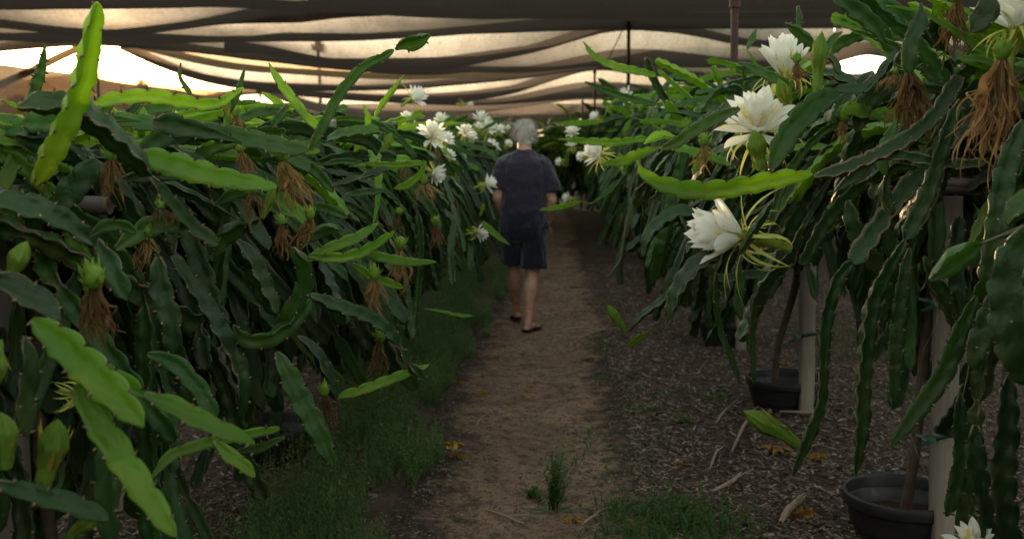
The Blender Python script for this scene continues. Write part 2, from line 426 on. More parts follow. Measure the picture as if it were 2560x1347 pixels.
def withered(top, L, wd, parent, lean=(0, 0, 0), fruit=True, n=46, kind='wither'):
    top = np.asarray(top, float); b = Buf()
    for i in range(n):
        a = rng.random()*6.28; s = rng.random()**.5
        off = np.array([math.cos(a), math.sin(a), 0])*wd*.5*s; l = L*(.55+.5*rng.random())
        k = rng.normal(0, .08, 3)*L; ln = np.asarray(lean, float)
        pts = [top+off*.25, top+off*.8+ln*l*.3+k*.3+np.array([0, 0, -l*.35]), top+off*1.1+ln*l*.7+k+np.array([0, 0, -l*.7]), top+off*(.55+.5*rng.random())+ln*l+k*1.8+np.array([0, 0, -l])]
        D, u = crom(pts, l/16); fr = u/u[-1]; w1, w2, p1, p2 = rng.uniform(5, 14, 2).tolist()+rng.uniform(0, 6, 2).tolist(); am = L*.11*rng.random()
        D = D+np.stack([np.sin(fr*w1+p1)*am*fr, np.sin(fr*w2+p2)*am*fr, np.cos(fr*w2+p1)*am*.5*fr], 1)
        T, A, B = frames(D, rng.normal(size=3)); w_ = L*(.014+.022*rng.random()+.05*(rng.random() < .18))*np.sin(np.pi*np.clip(u/u[-1]*.9+.08, 0, 1))**.6
        tw = np.linspace(0, rng.normal(0, 4), len(u)); S_ = np.cos(tw)[:, None]*A+np.sin(tw)[:, None]*B; N_ = np.cross(T, S_)
        V = np.stack([D-S_*w_[:, None]*.5, D+N_*w_[:, None]*.22, D+S_*w_[:, None]*.5], 1)
        b.add(V, gfc(len(D), 3))
    o = b.build('withered_flower', [kind], parent)
    if fruit:
        f = Buf(); c = top+np.array([0, 0, L*.06]); r = min(L*.16, .021); Lf = min(L, .13); V = []
        for i in range(8):
            th = math.pi*i/7
            for j in range(10): V.append(c+np.array([math.sin(th)*math.cos(j*.628), math.sin(th)*math.sin(j*.628), math.cos(th)*1.25])*r+np.array([0, 0, r*.4]))
        f.add(V, gfc(8, 10, True))
        for i in range(22):
            a = rng.random()*6.28; e = rng.normal(0, .7); d = np.array([math.cos(a)*math.cos(e), math.sin(a)*math.cos(e), math.sin(e)*1.2])
            ribbon(f, c+d*r*.85+np.array([0, 0, r*.4]), d*.7+np.array([0, 0, .8]), d, Lf*(.14+.14*rng.random()), lambda q: Lf*.085*(1-q**1.4)+.0006, lambda q: -.3+.9*rng.random(), 0, 5, 3, .3)
        g = f.build('fruit_base', ['bud']); g.parent = o
        oc = (np.concatenate(b.V).min(0)+np.concatenate(b.V).max(0))/2
        g.location = Vector(g.location)-Vector(oc.tolist())
    return o

# ================================================================== ground
def ground_b(t):
    co = objco(t)
    n1 = noi(t, 1.3, 6, co, .6); n2 = noi(t, 9, 6, co, .65); n3 = noi(t, 70, 4, co, .7)
    c = mixc(t, ramp(t, n1, [(.35, 0), (.65, 1)]), (.065, .043, .032), (.12, .082, .06))
    c = mixc(t, ramp(t, n2, [(.42, 0), (.62, .8)]), c, (.035, .023, .018))
    c = mixc(t, ramp(t, n3, [(.55, 0), (.70, .7)]), c, (.22, .165, .125))
    h = mth(t, 'ADD', mth(t, 'MULTIPLY', n2, .8), mth(t, 'MULTIPLY', n3, .5))
    return prin(t, c, .92, .15, bump(t, h, .9, .03))
M['ground'] = mat('ground_dirt', ground_b)
def path_b(t):
    co = objco(t)
    at = N(t, 'ShaderNodeAttribute', attribute_name='rib'); edg = N(t, 'ShaderNodeSeparateColor', i_Color=at.outputs['Color']).outputs[0]
    n1 = noi(t, 1.6, 6, co, .6); n2 = noi(t, 7, 6, co, .7); n3 = noi(t, 55, 5, co, .75); n4 = noi(t, 2.4, 3, co)
    c = mixc(t, ramp(t, n1, [(.35, 0), (.65, 1)]), (.28, .175, .11), (.42, .28, .185))
    c = mixc(t, ramp(t, n2, [(.45, 0), (.66, .75)]), c, (.12, .08, .06))
    c = mixc(t, ramp(t, n4, [(.60, 0), (.72, .5)]), c, (.24, .125, .04))
    c = mixc(t, ramp(t, n3, [(.56, 0), (.68, .75)]), c, (.36, .27, .20))
    c = mixc(t, ramp(t, n3, [(.30, .6), (.38, 0)]), c, (.035, .024, .018))
    g = mixc(t, ramp(t, n2, [(.42, 0), (.62, .8)]), (.09, .06, .043), (.04, .027, .02))
    c = mixc(t, ramp(t, mth(t, 'ADD', edg, mth(t, 'MULTIPLY', mth(t, 'SUBTRACT', n2, .5), 1.6)), [(.25, 0), (.75, 1)]), c, g)
    n5 = noi(t, 21, 6, co, .8); c = mixc(t, ramp(t, n5, [(.38, .75), (.5, 0)]), c, (.045, .030, .021)); c = mixc(t, ramp(t, n5, [(.56, 0), (.66, .5)]), c, (.46, .36, .27))
    h = mth(t, 'ADD', mth(t, 'ADD', mth(t, 'MULTIPLY', n2, .9), mth(t, 'MULTIPLY', n3, .5)), n5)
    return prin(t, c, .9, .2, bump(t, h, 1.0, .04))
M['path'] = mat('path_dirt', path_b)
def hgt(x, y):
    return .018*math.sin(x*2.1+1)*math.sin(y*.9)+.02*noise.noise((x*1.1, y*1.1, 3.))-.03*math.exp(-((x+.05)/.35)**2)
xs = np.r_[-400, -120, -40, -15, np.arange(-6, 6.01, .15), 15, 40, 120, 400]
ys = np.r_[-60, -20, -6, np.arange(-1, 16, .15), 18, 22, 28, 40, 70, 140, 300, 900]
V = [(x, y, hgt(x, y) if abs(x) < 6.2 and -2 < y < 20 else 0) for x in xs for y in ys]
tag(mk('ground', V, gfc(len(xs), len(ys)), 'ground'), kind='structure')
V = []; RB = []; ys2 = np.r_[np.arange(-1, 16, .1), np.arange(16, 60, 1.)]
for y in ys2:
    cx = -.06+.06*math.sin(y*.7)-.10*max(0, (5-y))*.25
    wl = .56+.16*noise.noise((y*1.3, 0, 0))+.05*noise.noise((y*6, 1, 0)); wr = .60+.20*noise.noise((y*1.1, 5, 0))+.06*noise.noise((y*5, 7, 0))
    for k in range(13):
        f = k/12; x = cx-wl+(wl+wr)*f
        RB.append((min(1, max(0, abs(f-.5)*2-.35)/.6), 0, 0, 1))
        V.append((x, y, hgt(x, y)*(1 if y < 16 else 0)+.006+.012*math.sin(math.pi*f)-.004*(k in (0, 12))+.006*noise.noise((x*9, y*9, 0))*(0 < k < 12)))
tag(mk('dirt_path', V, gfc(len(ys2), 13), 'path', rib=RB), kind='structure')

# wood chips and litter: nobody could count them
b = Buf(); cc = 0
def chip(x, y, L, w, m, up=.006):
    z = hgt(x, y); a = rng.random()*6.28; ca, sa = math.cos(a), math.sin(a); t1, t2 = rng.normal(0, .25, 2); h = .0025
    v = []
    for hz in (0, h):
        for (u_, v_) in ((-1, -.6), (1, -.4), (.9, .7), (-.8, .5)):
            lx = u_*L/2; ly = v_*w/2
            v.append((x+lx*ca-ly*sa, y+lx*sa+ly*ca, z+up+hz+lx*t1+ly*t2))
    b.add(v, [(4, 5, 6, 7), (0, 1, 5, 4), (1, 2, 6, 5), (2, 3, 7, 6), (3, 0, 4, 7)], m)
while cc < 60000:
    y = 3.4+10*rng.random()**2.4
    if rng.random() < .66: x = .40+2.8*rng.random()**1.2
    else: x = -.75-2.3*rng.random()
    chip(x, y, .012+.038*rng.random()**1.4, .007+.013*rng.random(), int(rng.choice([0, 0, 0, 1, 1, 1, 2])), .004+.014*rng.random()); cc += 1
M['chipA'] = mat('chip_dark', lambda t: prin(t, mixc(t, noi(t, 30, 3, objco(t)), (.05, .034, .027), (.13, .09, .07)), .9, .15))
M['chipB'] = mat('chip_mid', lambda t: prin(t, mixc(t, noi(t, 30, 3, objco(t)), (.11, .08, .062), (.23, .175, .14)), .9, .15))
M['chipC'] = mat('chip_pale', lambda t: prin(t, mixc(t, noi(t, 30, 3, objco(t)), (.20, .155, .125), (.42, .345, .285)), .9, .15))
tag(b.build('wood_chips', ['chipA', 'chipB', 'chipC'], smooth=False), kind='stuff', label='brown wood chip mulch under the cactus rows')
b = Buf()
for i in range(13000):
    y = 3.3+10*rng.random()**1.6; x = -.62+1.15*rng.random()
    chip(x, y, .004+.022*rng.random()**3, .003+.008*rng.random(), int(rng.choice([0, 1, 1, 2])), .016+.004*rng.random())
tag(b.build('path_debris', ['chipA', 'chipB', 'chipC'], smooth=False), kind='stuff', label='small stones and crumbs lying on the dirt path')

# ================================================================== weeds
def sprig(b, x, y, h, leaves=9, m=0, lw=.006, ll=.03, lean=.2):
    z = hgt(x, y); a = rng.random()*6.28; l = rng.random()*lean; dx, dy = math.cos(a)*l*h, math.sin(a)*l*h; w = .0016
    k = 4; P_ = [np.array([x+dx*(i/k)**1.6, y+dy*(i/k)**1.6, z+h*i/k]) for i in range(k+1)]
    v = []
    for i, p in enumerate(P_):
        ww = w*(1.2-i/k); v += [p+[-ww, 0, 0], p+[ww*.6, ww, 0], p+[ww*.6, -ww, 0]]
    b.add(v, gfc(k+1, 3, True), m)
    for i in range(leaves):
        t = .12+.88*(i+rng.random())/leaves; p = P_[0]+(P_[-1]-P_[0])*t; p[0] = x+dx*t**1.6; p[1] = y+dy*t**1.6
        an = rng.random()*6.28; e = .5+.7*rng.random(); d = np.array([math.cos(an)*math.cos(e), math.sin(an)*math.cos(e), math.sin(e)]); s = np.array([-math.sin(an), math.cos(an), 0])*lw*.5
        L = ll*(.6+.8*rng.random())*(1.2-.6*t)
        b.add([p, p+d*L*.5-s, p+d*L*.98+[0, 0, -L*.18], p+d*L*.5+s], [(0, 1, 2, 3)], m)
b = Buf()
def wedge(y): # left and right limits of the weedy strip
    return -1.12+.15*noise.noise((y*2, 3, 1)), -.60+.16*noise.noise((y*.9, 2, 0))+.07*noise.noise((y*4, 9, 0))+max(0, y-6.2)*.03
for i in range(8200):
    y = 3.1+9.5*rng.random()**1.25; lo, hi_ = wedge(y); x = hi_-(hi_-lo)*rng.random()**1.25
    if noise.noise((x*2.5, y*2.5, 5)) < -.12+.25*(y < 4.6)*(rng.random() < .6): continue
    sprig(b, x, y, (.05+.26*rng.random()**1.4*(.4+min(1, (hi_-x)*3)))*(1+.35*(y > 5)), 9)
tag(b.build('weeds', ['grass']), kind='stuff', label='dark feathery weeds along the left edge of the path')
b = Buf()
for (px, py, n_, s_, h_) in ((1560, 1345, 260, .16, .06), (1660, 1310, 420, .17, .10), (1740, 1345, 380, .15, .12), (1560, 1265, 90, .07, .05), (1690, 1268, 120, .07, .05), (1530, 950, 60, .12, .05), (1590, 1030, 55, .09, .05),
                             (1500, 880, 60, .15, .05), (1640, 990, 40, .08, .04), (1480, 1085, 40, .08, .03), (1490, 780, 60, .25, .07), (1530, 690, 60, .3, .07), (1480, 640, 80, .4, .08), (1800, 1000, 50, .07, .05), (1710, 1055, 35, .05, .04),
                             (2120, 850, 500, .45, .13), (2270, 900, 70, .15, .06), (2250, 990, 60, .1, .06), (1540, 850, 40, .2, .05), (1420, 730, 30, .3, .04), (1570, 1120, 40, .1, .03), (1520, 1180, 40, .1, .03), (1450, 600, 120, .5, .1), (1230, 560, 150, .4, .12)):
    g = gpt(px, min(py, 1400))
    for i in range(int(n_*.55)):
        sprig(b, g[0]+rng.normal(0, s_)*.8, g[1]+rng.normal(0, s_), h_*.75*(.3+.9*rng.random()), 7, 0, .007, .028, .5)
tag(b.build('grass_patches', ['grassb']), kind='stuff', label='low green grass patches beside the path')
def weed_plant(g, h, n, label, m='grassb', wide=1.):
    e = empty('weed_plant', (g[0], g[1], hgt(g[0], g[1])), label, 'weed', 'single weeds growing on the ground')
    b = Buf()
    for i in range(n): sprig(b, g[0]+rng.normal(0, .012*wide), g[1]+rng.normal(0, .015*wide), h*(.45+.6*rng.random()), 22, 0, .009, .045, .55)
    sub(b.build('shoots', [m]), e) if False else b.build('shoots', [m], e)
    b = Buf()
    for i in range(16):
        a = rng.random()*6.28; d = np.array([math.cos(a), math.sin(a), .35]); ribbon(b, [g[0], g[1], hgt(g[0], g[1])+.012], d, [0, 0, 1], h*(.22+.3*rng.random())*wide, lambda t: .022*math.sin(math.pi*min(1, t+.12)), lambda t: .6, 0, 6, 3, .2)
    b.build('leaf', ['grassb'], e); return e
weed_plant(gpt(1385, 1262), .33, 20, 'tall feathery green weed standing in the middle of the path')
weed_plant(gpt(1335, 1235), .06, 5, 'low broad leaved green weed beside the tall feathery one', wide=1.7)
weed_plant(gpt(915, 1110), .13, 4, 'lance leaved light green seedling in the weeds at the path edge')

# ================================================================== shade nets
def net_b(tcol, ftr, dens, pw=1.7, tint=(.97, .95, .92)):
    def b(t):
        co = t.nodes.new('ShaderNodeTexCoord').outputs['UV']
        mp = N(t, 'ShaderNodeMapping'); t.links.new(co, mp.inputs['Vector']); mp.inputs['Scale'].default_value = (16, 11, 1)
        n1 = noi(t, 1.0, 4, mp.outputs[0], .7)
        mp2 = N(t, 'ShaderNodeMapping'); t.links.new(co, mp2.inputs['Vector']); mp2.inputs['Scale'].default_value = (2.5, .5, 1)
        n2 = noi(t, 1.0, 3, mp2.outputs[0], .6)
        mp3 = N(t, 'ShaderNodeMapping'); t.links.new(co, mp3.inputs['Vector']); mp3.inputs['Scale'].default_value = (45, 4, 1)
        n3 = noi(t, 1.0, 3, mp3.outputs[0], .7)
        wv = mth(t, 'MULTIPLY', mth(t, 'ADD', n1, n3), mth(t, 'ADD', mth(t, 'MULTIPLY', n2, .5), .72))
        tc = mixc(t, ramp(t, wv, [(.5, 0), (.9, 1)]), tuple(x*.3 for x in tcol), tcol)
        tr = N(t, 'ShaderNodeBsdfTranslucent'); t.links.new(tc, tr.inputs['Color'])
        df = N(t, 'ShaderNodeBsdfDiffuse'); df.inputs['Color'].default_value = (.022, .020, .019, 1)
        s = mixs(t, ftr, df.outputs[0], tr.outputs[0])
        tp = N(t, 'ShaderNodeBsdfTransparent'); tp.inputs['Color'].default_value = c4(tint)
        lw = N(t, 'ShaderNodeLayerWeight', i_Blend=.5)
        cosv = mth(t, 'SUBTRACT', 1.0, lw.outputs['Facing'])      # open holes when seen square on, closed when seen along the cloth
        f = mth(t, 'MULTIPLY', mth(t, 'POWER', cosv, pw), mth(t, 'MULTIPLY', mth(t, 'SUBTRACT', mth(t, 'MULTIPLY', wv, 2.2), .55), dens), True)
        return mixs(t, f, s, tp.outputs[0])
    return b
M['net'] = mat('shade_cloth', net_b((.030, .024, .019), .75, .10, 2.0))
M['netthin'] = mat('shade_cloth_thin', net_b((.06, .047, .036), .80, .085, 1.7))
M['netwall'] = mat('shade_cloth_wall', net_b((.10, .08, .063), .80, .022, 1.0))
M['netsun'] = mat('shade_cloth_sun', net_b((.10, .065, .035), .80, .055, 1.2, (1.0, .80, .56)))  # golden tint in the cloth stands in for the sun's warm glow
M['netglow'] = mat('shade_cloth_glow', net_b((.10, .065, .035), .80, .24, 1.2, (1.0, .84, .62)))  # glow tinted into the cloth, opened so sun reaches the stems
M['netroof'] = mat('shade_cloth_roof', net_b((.80, .74, .66), .8, 1.0, .5))
EX = np.arange(-600, 3101, 25.); ENV = np.full(len(EX), -60.)
def sheet(label, dT, Tl, dB, Bl, x0=-500, x1=3000, m='net', back=2.2, name='shade_net', wob=.02, hem=True, backlift=.6):
    global ENV
    X = np.arange(x0, x1+1, 25.) if x1-x0 > 600 else np.linspace(x0, x1, 24)
    tx, ty = zip(*Tl); bx, by = zip(*Bl)
    nf, nb = 9, 5; V = []; UV = []
    # smoothed edge curves
    def curve(xx, cx, cy):
        s = 0; w = 0
        for o in (-40, -20, 0, 20, 40): s = s+np.interp(xx+o, cx, cy); w += 1
        return s/w
    Be = np.array([float(curve(q, bx, by)) for q in EX]); Te = np.minimum(ENV-15, Be-10); Te = np.minimum.reduce([Te, np.r_[Te[1:], Te[-1]], np.r_[Te[0], Te[:-1]]])
    for i, px in enumerate(X):
        pT = P(px, float(np.interp(px, EX, Te)) if not (2085 < px < 2225 and dT > 27) else max(184., float(np.interp(px, EX, Te))), dT); pB = P(px, float(curve(px, bx, by)), dB)
        for j in range(nf+nb):
            if j < nf:
                v = j/(nf-1); y = dT+(dB-dT)*v; z = pB[2]+(pT[2]-pB[2])*(1-v)**2; x = pT[0]+(pB[0]-pT[0])*v
            else:
                v = (j-nf+1)/nb; y = dB+back*v; z = pB[2]+backlift*(pT[2]-pB[2])*v**1.6; x = pB[0]*(1+back*v/dB)
            z += wob*(noise.noise((x*.35, j*.5, dT))+.5*noise.noise((x*1.2, j*.4, dT+3)))*(0 < j)
            V.append((x, y, z)); UV.append((x, y))
    ENV = np.where((EX >= x0) & (EX <= x1), np.maximum(ENV, Be), ENV)
    F = gfc(len(X), nf+nb)
    o = mk(name, V, F, m)
    uv = o.data.uv_layers.new(name='UVMap'); li = np.empty(len(o.data.loops), dtype=np.int32); o.data.loops.foreach_get('vertex_index', li)
    uv.data.foreach_set('uv', np.array(UV, dtype=np.float32)[li].ravel())
    sm = o.modifiers.new('smooth', 'SUBSURF'); sm.levels = 1; sm.render_levels = 1
    tag(o, label, 'shade net', 'shade cloth sheets of the roof')
    if hem: # the laced hem of the cloth along its lowest line
        pass
    return o
A0 = [(-500, 20), (300, 10), (550, 0), (705, 20), (860, 27), (1000, 38), (1186, 47), (1572, 47), (2200, 43), (3000, 30)]
A1 = [(-500, 20), (-200, 45), (0, 66), (100, 80), (240, 92), (336, 88), (504, 68), (705, 25), (860, 4), (1200, -10), (3000, -20)]
B1 = [(-500, 60), (-200, 90), (0, 99), (190, 95), (336, 97), (504, 106), (860, 103), (1085, 91), (1354, 64), (1572, 46), (1700, 47), (3000, 40)]
CA = [(600, 120), (773, 158), (860, 166), (984, 176), (1112, 178), (1220, 155), (1354, 128), (1480, 85), (1572, 50), (1700, 80), (1828, 111), (1950, 126), (2100, 138)]
C1 = [(-500, 190), (-200, 160), (0, 128), (100, 112), (188, 97), (255, 96), (403, 118), (571, 141), (672, 153), (773, 158), (860, 166), (1102, 181), (1320, 183), (1488, 168), (1830, 170), (2085, 166), (2110, 150), (2205, 128), (2225, 160), (3000, 165)]
D1 = [(-500, 330), (-200, 300), (0, 222), (100, 178), (188, 134), (255, 101), (370, 158), (453, 191), (537, 215), (638, 228), (860, 230), (1018, 225), (1287, 201), (1488, 168), (1700, 195), (2100, 212)]
D0 = [(255, 98), (336, 120), (453, 152), (571, 175), (638, 182), (773, 190), (860, 196), (1018, 200), (1287, 192), (1488, 168)]
E1 = [(645, 229), (750, 243), (867, 248), (984, 256), (1142, 260), (1287, 236), (1400, 196), (1488, 169), (1600, 190), (2100, 222)]
F1 = [(645, 231), (867, 252), (1102, 264), (1220, 265), (1354, 256), (1455, 246), (1656, 248), (2100, 252)]
G1 = [(-500, 350), (-100, 330), (300, 294), (440, 268), (560, 250), (645, 229), (700, 250), (770, 275), (850, 296), (950, 300), (1186, 285), (1354, 262), (1455, 247), (1700, 262), (2200, 270)]
H1 = [(-500, 366), (-100, 355), (300, 330), (640, 300), (1000, 318), (1186, 330), (1344, 331), (1394, 316), (1455, 292), (1700, 300), (2400, 310)]
def up(c, k): return [(x, y-k) for x, y in c]
def upto(c, k): return [(x, y-q) for (x, y), q in zip(c, k)]
sheet('black shade cloth band nearest the camera, cut by the top edge', 13.0, up(A0, 75), 15.0, A0, -500, 3000, back=1.2)
sheet('sagging tan and black shade cloth band over the tall upright stem at upper left', 16.0, up(A1, 85), 18.0, A1, -500, 3000, back=1.2)
sheet('dim shade cloth band just under the topmost one, ending at the steel post', 18.6, [(-500, 5), (-200, 30), (0, 50), (190, 73), (336, 71), (504, 53), (860, 12), (1085, 27), (1354, 32), (1572, 31), (3000, 28)], 20.4, B1, -500, 3000, back=1.2)
sheet('brightest rolling shade cloth band hanging left from the second steel post', 21.5, up(B1, 18), 23.2, CA, 560, 2100, back=1.6)
sheet('grey shade cloth panel behind the crease left of the second steel post', 24.6, [(-500, 80), (0, 84), (255, 80), (600, 100), (984, 130), (1112, 140), (1220, 125), (1354, 98), (1480, 60), (1572, 36), (1700, 55), (2095, 95), (3000, 80)], 26.8, C1, -500, 3000, back=1.5, m='net')
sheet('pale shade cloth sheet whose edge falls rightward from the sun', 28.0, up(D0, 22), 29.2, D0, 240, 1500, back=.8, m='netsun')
sheet('wide shade cloth band over the middle of the left cactus row', 30.5, upto(D1, [150, 120, 90, 70, 33, 8, 26, 30, 38, 40, 42, 40, 26, 12, 40, 22]), 32.6, D1, 300, 3000, back=1.2)
sheet('lit shade cloth band rising to the third steel post', 35.0, up(E1, 26), 36.6, E1, 640, 3000, back=1.2)
sheet('narrow dim shade cloth panel below the lit band at the third post', 38.5, up(F1, 34), 40.5, F1, 640, 3000, back=1.0)
sheet('low shade cloth band peaking at the thin post on the left', 44.0, upto(G1, [120, 100, 80, 62, 50, 22, 28, 38, 50, 46, 34, 20, 10, 30, 30]), 46.5, G1, 645, 3000, back=1.2, m='netthin')
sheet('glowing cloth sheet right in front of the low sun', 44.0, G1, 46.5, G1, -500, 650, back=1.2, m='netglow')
sheet('lowest shade cloth band above the far end of the rows', 52.0, up(H1, 46), 55.0, H1, -500, 3000, back=1.2)
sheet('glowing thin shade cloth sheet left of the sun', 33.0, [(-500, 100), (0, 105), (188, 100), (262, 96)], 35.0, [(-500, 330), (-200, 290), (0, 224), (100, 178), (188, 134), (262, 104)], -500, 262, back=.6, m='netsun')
# unseen roof cloth over the camera, made pale and open to pass sky light
for i, (y0, y1) in enumerate(((-9, -3.5), (-3.2, 2.4), (2.7, 8), (8.3, 12.4))):
    X = np.linspace(-16, 16, 33); V = []; UV = []
    for x in X:
        for j in range(9):
            v = j/8; z = 4.1-.55*math.sin(math.pi*v)*(0.6+.4*math.sin(x*.25)**2); V.append((x, y0+(y1-y0)*v, z)); UV.append((x, y0+(y1-y0)*v))
    o = mk('shade_net', V, gfc(33, 9), 'netroof'); uv = o.data.uv_layers.new(name='UVMap'); li = np.empty(len(o.data.loops), dtype=np.int32); o.data.loops.foreach_get('vertex_index', li)
    uv.data.foreach_set('uv', np.array(UV, dtype=np.float32)[li].ravel())
    tag(o, f'overhead shade cloth roof panel, {["behind the camera", "right above the camera", "just in front of the camera", "next to the visible bands"][i]}', 'shade net', 'shade cloth panels over the camera')
# far end wall of cloth
V = []; UV = []
for i in range(80):
    x = -60+i*1.5
    for j in range(6):
        V.append((x, 66+.5*math.sin(x*.8)+.25*math.sin(x*2.1+j), 4.3*j/5)); UV.append((x, j))
o = mk('end_net', V, gfc(80, 6), 'netwall'); uv = o.data.uv_layers.new(name='UVMap'); li = np.empty(len(o.data.loops), dtype=np.int32); o.data.loops.foreach_get('vertex_index', li)
uv.data.foreach_set('uv', np.array(UV, dtype=np.float32)[li].ravel())
tag(o, 'upright pale cloth wall closing the far end behind the walking man', 'shade net')

# unseen cloth walls added at the sides and rear to block low sky light
for nm, pts_ in (('added left side cloth wall out of view, blocking low sky light', [(-17, -12), (-17, 66)]), ('added right side cloth wall out of view, blocking low sky light', [(17, -12), (17, 66)]), ('added rear cloth wall behind the camera, blocking low sky light', [(-17, -12), (17, -12)])):
    (xa, ya), (xb, yb) = pts_; V = []; UV = []
    for i in range(60):
        f = i/59
        for j in range(6): V.append((xa+(xb-xa)*f+.2*math.sin(i*.9)*(xa == xb), ya+(yb-ya)*f+.2*math.sin(i*.9)*(ya == yb), 4.1*j/5)); UV.append((f*60, j))
    o = mk('sky_block_net', V, gfc(60, 6), 'netwall'); uv = o.data.uv_layers.new(name='UVMap'); li = np.empty(len(o.data.loops), dtype=np.int32); o.data.loops.foreach_get('vertex_index', li)
    uv.data.foreach_set('uv', np.array(UV, dtype=np.float32)[li].ravel()); tag(o, nm, 'shade net')

# ================================================================== steel posts and cables
def steel_post(px, ytop, Y, r, label, h=None):
    p = P(px, ytop, Y); b = Buf(); tube(b, [(p[0], Y, -.1), (p[0], Y, 1.5), (p[0], Y, p[2])], [r, r, r], 0, 10, .5)
    e = empty('steel_post', (p[0], Y, 0), label, 'post', 'steel posts carrying the shade cloth'); b.build('pole', ['steel'], e)
    b = Buf(); box(b, (p[0]-.09, Y-.09, p[2]-.01), (p[0]+.09, Y+.09, p[2]+.015)); tube(b, [(p[0], Y, p[2]-.25), (p[0], Y, p[2]-.2), (p[0], Y, p[2]-.15)], r*1.5, 0, 10, .05)
    b.build('cap_plate', ['steel'], e)
    return p
pA = steel_post(1838, -60, 8.4, .030, 'thickest dark red steel post, cut by the top edge')
pB = steel_post(1572, 44, 20.9, .036, 'dark steel post under the highest peak of the cloth')
pC = steel_post(1487, 165, 33.5, .036, 'steel post under the second peak of the cloth, right of the man')
pD = steel_post(1456, 245, 47.5, .045, 'thin far steel post just right of the man, behind the others')
pE = steel_post(650, 229, 43.5, .035, 'thin steel post standing above the left cactus row')
pF = steel_post(243, 94, 26.5, .03, 'steel post below the sun, mostly behind the upright stem')
b = Buf(); q = P(1520, 150, 17.5); tube(b, [tuple(pB), tuple((pB+q)/2), tuple(q)], .009, 0, 5, 1); o = b.build('guy_wire', ['steel']); tag(o, 'thin slanting guy wire below the second steel post', 'wire')

# ================================================================== trees beyond the cloth
M['far_leaf'] = mat('far_leaf', lambda t: prin(t, mixc(t, noi(t, 3, 3, objco(t)), (.03, .045, .02), (.06, .08, .03)), .8, .2))
def far_tree(px, ytop, Y, wpx, label, kind=0):
    s = FPX/Y; p = P(px, ytop, Y); H = p[2]; x = p[0]; r = wpx/2/s
    e = empty('palm_tree' if kind else 'tree', (x, Y, 0), label, 'palm tree' if kind else 'tree', 'trees standing outside the cloth')
    b = Buf()
    if kind:
        tube(b, [(x, Y, 0), (x+.2, Y, H*.5), (x, Y, H-r*.8)], [.28, .2, .17], 0, 8, 1.5); b.build('trunk', ['bark'], e)
        b = Buf()
        for i in range(46):
            a = rng.random()*6.28; el = rng.uniform(-.6, 1.3); d = [math.cos(a)*math.cos(el), math.sin(a)*math.cos(el), math.sin(el)]
            ribbon(b, (x, Y, H-r*.8), d, [0, 0, 1], r*(1+.25*rng.random()), lambda t: .30*math.sin(math.pi*min(1, t+.1)), lambda t: -1.3, 0, 7, 3, .6)
        b.build('crown', ['far_leaf'], e)
    else:
        tube(b, [(x, Y, 0), (x+.1, Y, H*.4), (x, Y, H*.7)], [.3, .22, .1], 0, 8, 1.0)
        for k in range(7):
            a = rng.random()*6.28; tube(b, [(x, Y, H*(.3+.05*k)), (x+math.cos(a)*r*.4, Y+math.sin(a)*r*.4, H*(.5+.05*k)), (x+math.cos(a)*r*.7, Y+math.sin(a)*r*.7, H*(.6+.05*k))], [.1, .06, .02], 0, 5, 1.)
        b.build('trunk', ['bark'], e); b = Buf()
        for i in range(1500):
            d = rng.normal(size=3); d /= np.linalg.norm(d); rr = rng.random()**.4
            zc = H*.6; c = np.array([x, Y, zc])+d*np.array([r, r, H*.42])*rr*(.72+.35*noise.noise((d[0]*2+px, d[1]*2, d[2]*2)))
            n = rng.normal(size=3); n /= np.linalg.norm(n); u = np.cross(n, [0, 0, 1]); u /= np.linalg.norm(u)+1e-6; v = np.cross(n, u); s_ = r*.07+.12
            b.add([c-u*s_, c-v*s_*.6, c+u*s_, c+v*s_*.6], [(0, 1, 2, 3)])
        b.build('crown', ['far_leaf'], e)
far_tree(795, 103, 115, 62, 'tall palm silhouette seen through the cloth above the left row', 1)
far_tree(360, 175, 95, 66, 'dark rounded tree just right of the sun')
far_tree(60, 225, 100, 150, 'broad tree silhouette behind the cloth at the left edge')
far_tree(140, 262, 105, 90, 'low tree silhouette between the sun and the left edge')
far_tree(-90, 200, 100, 150, 'tree silhouette mostly outside the left edge')

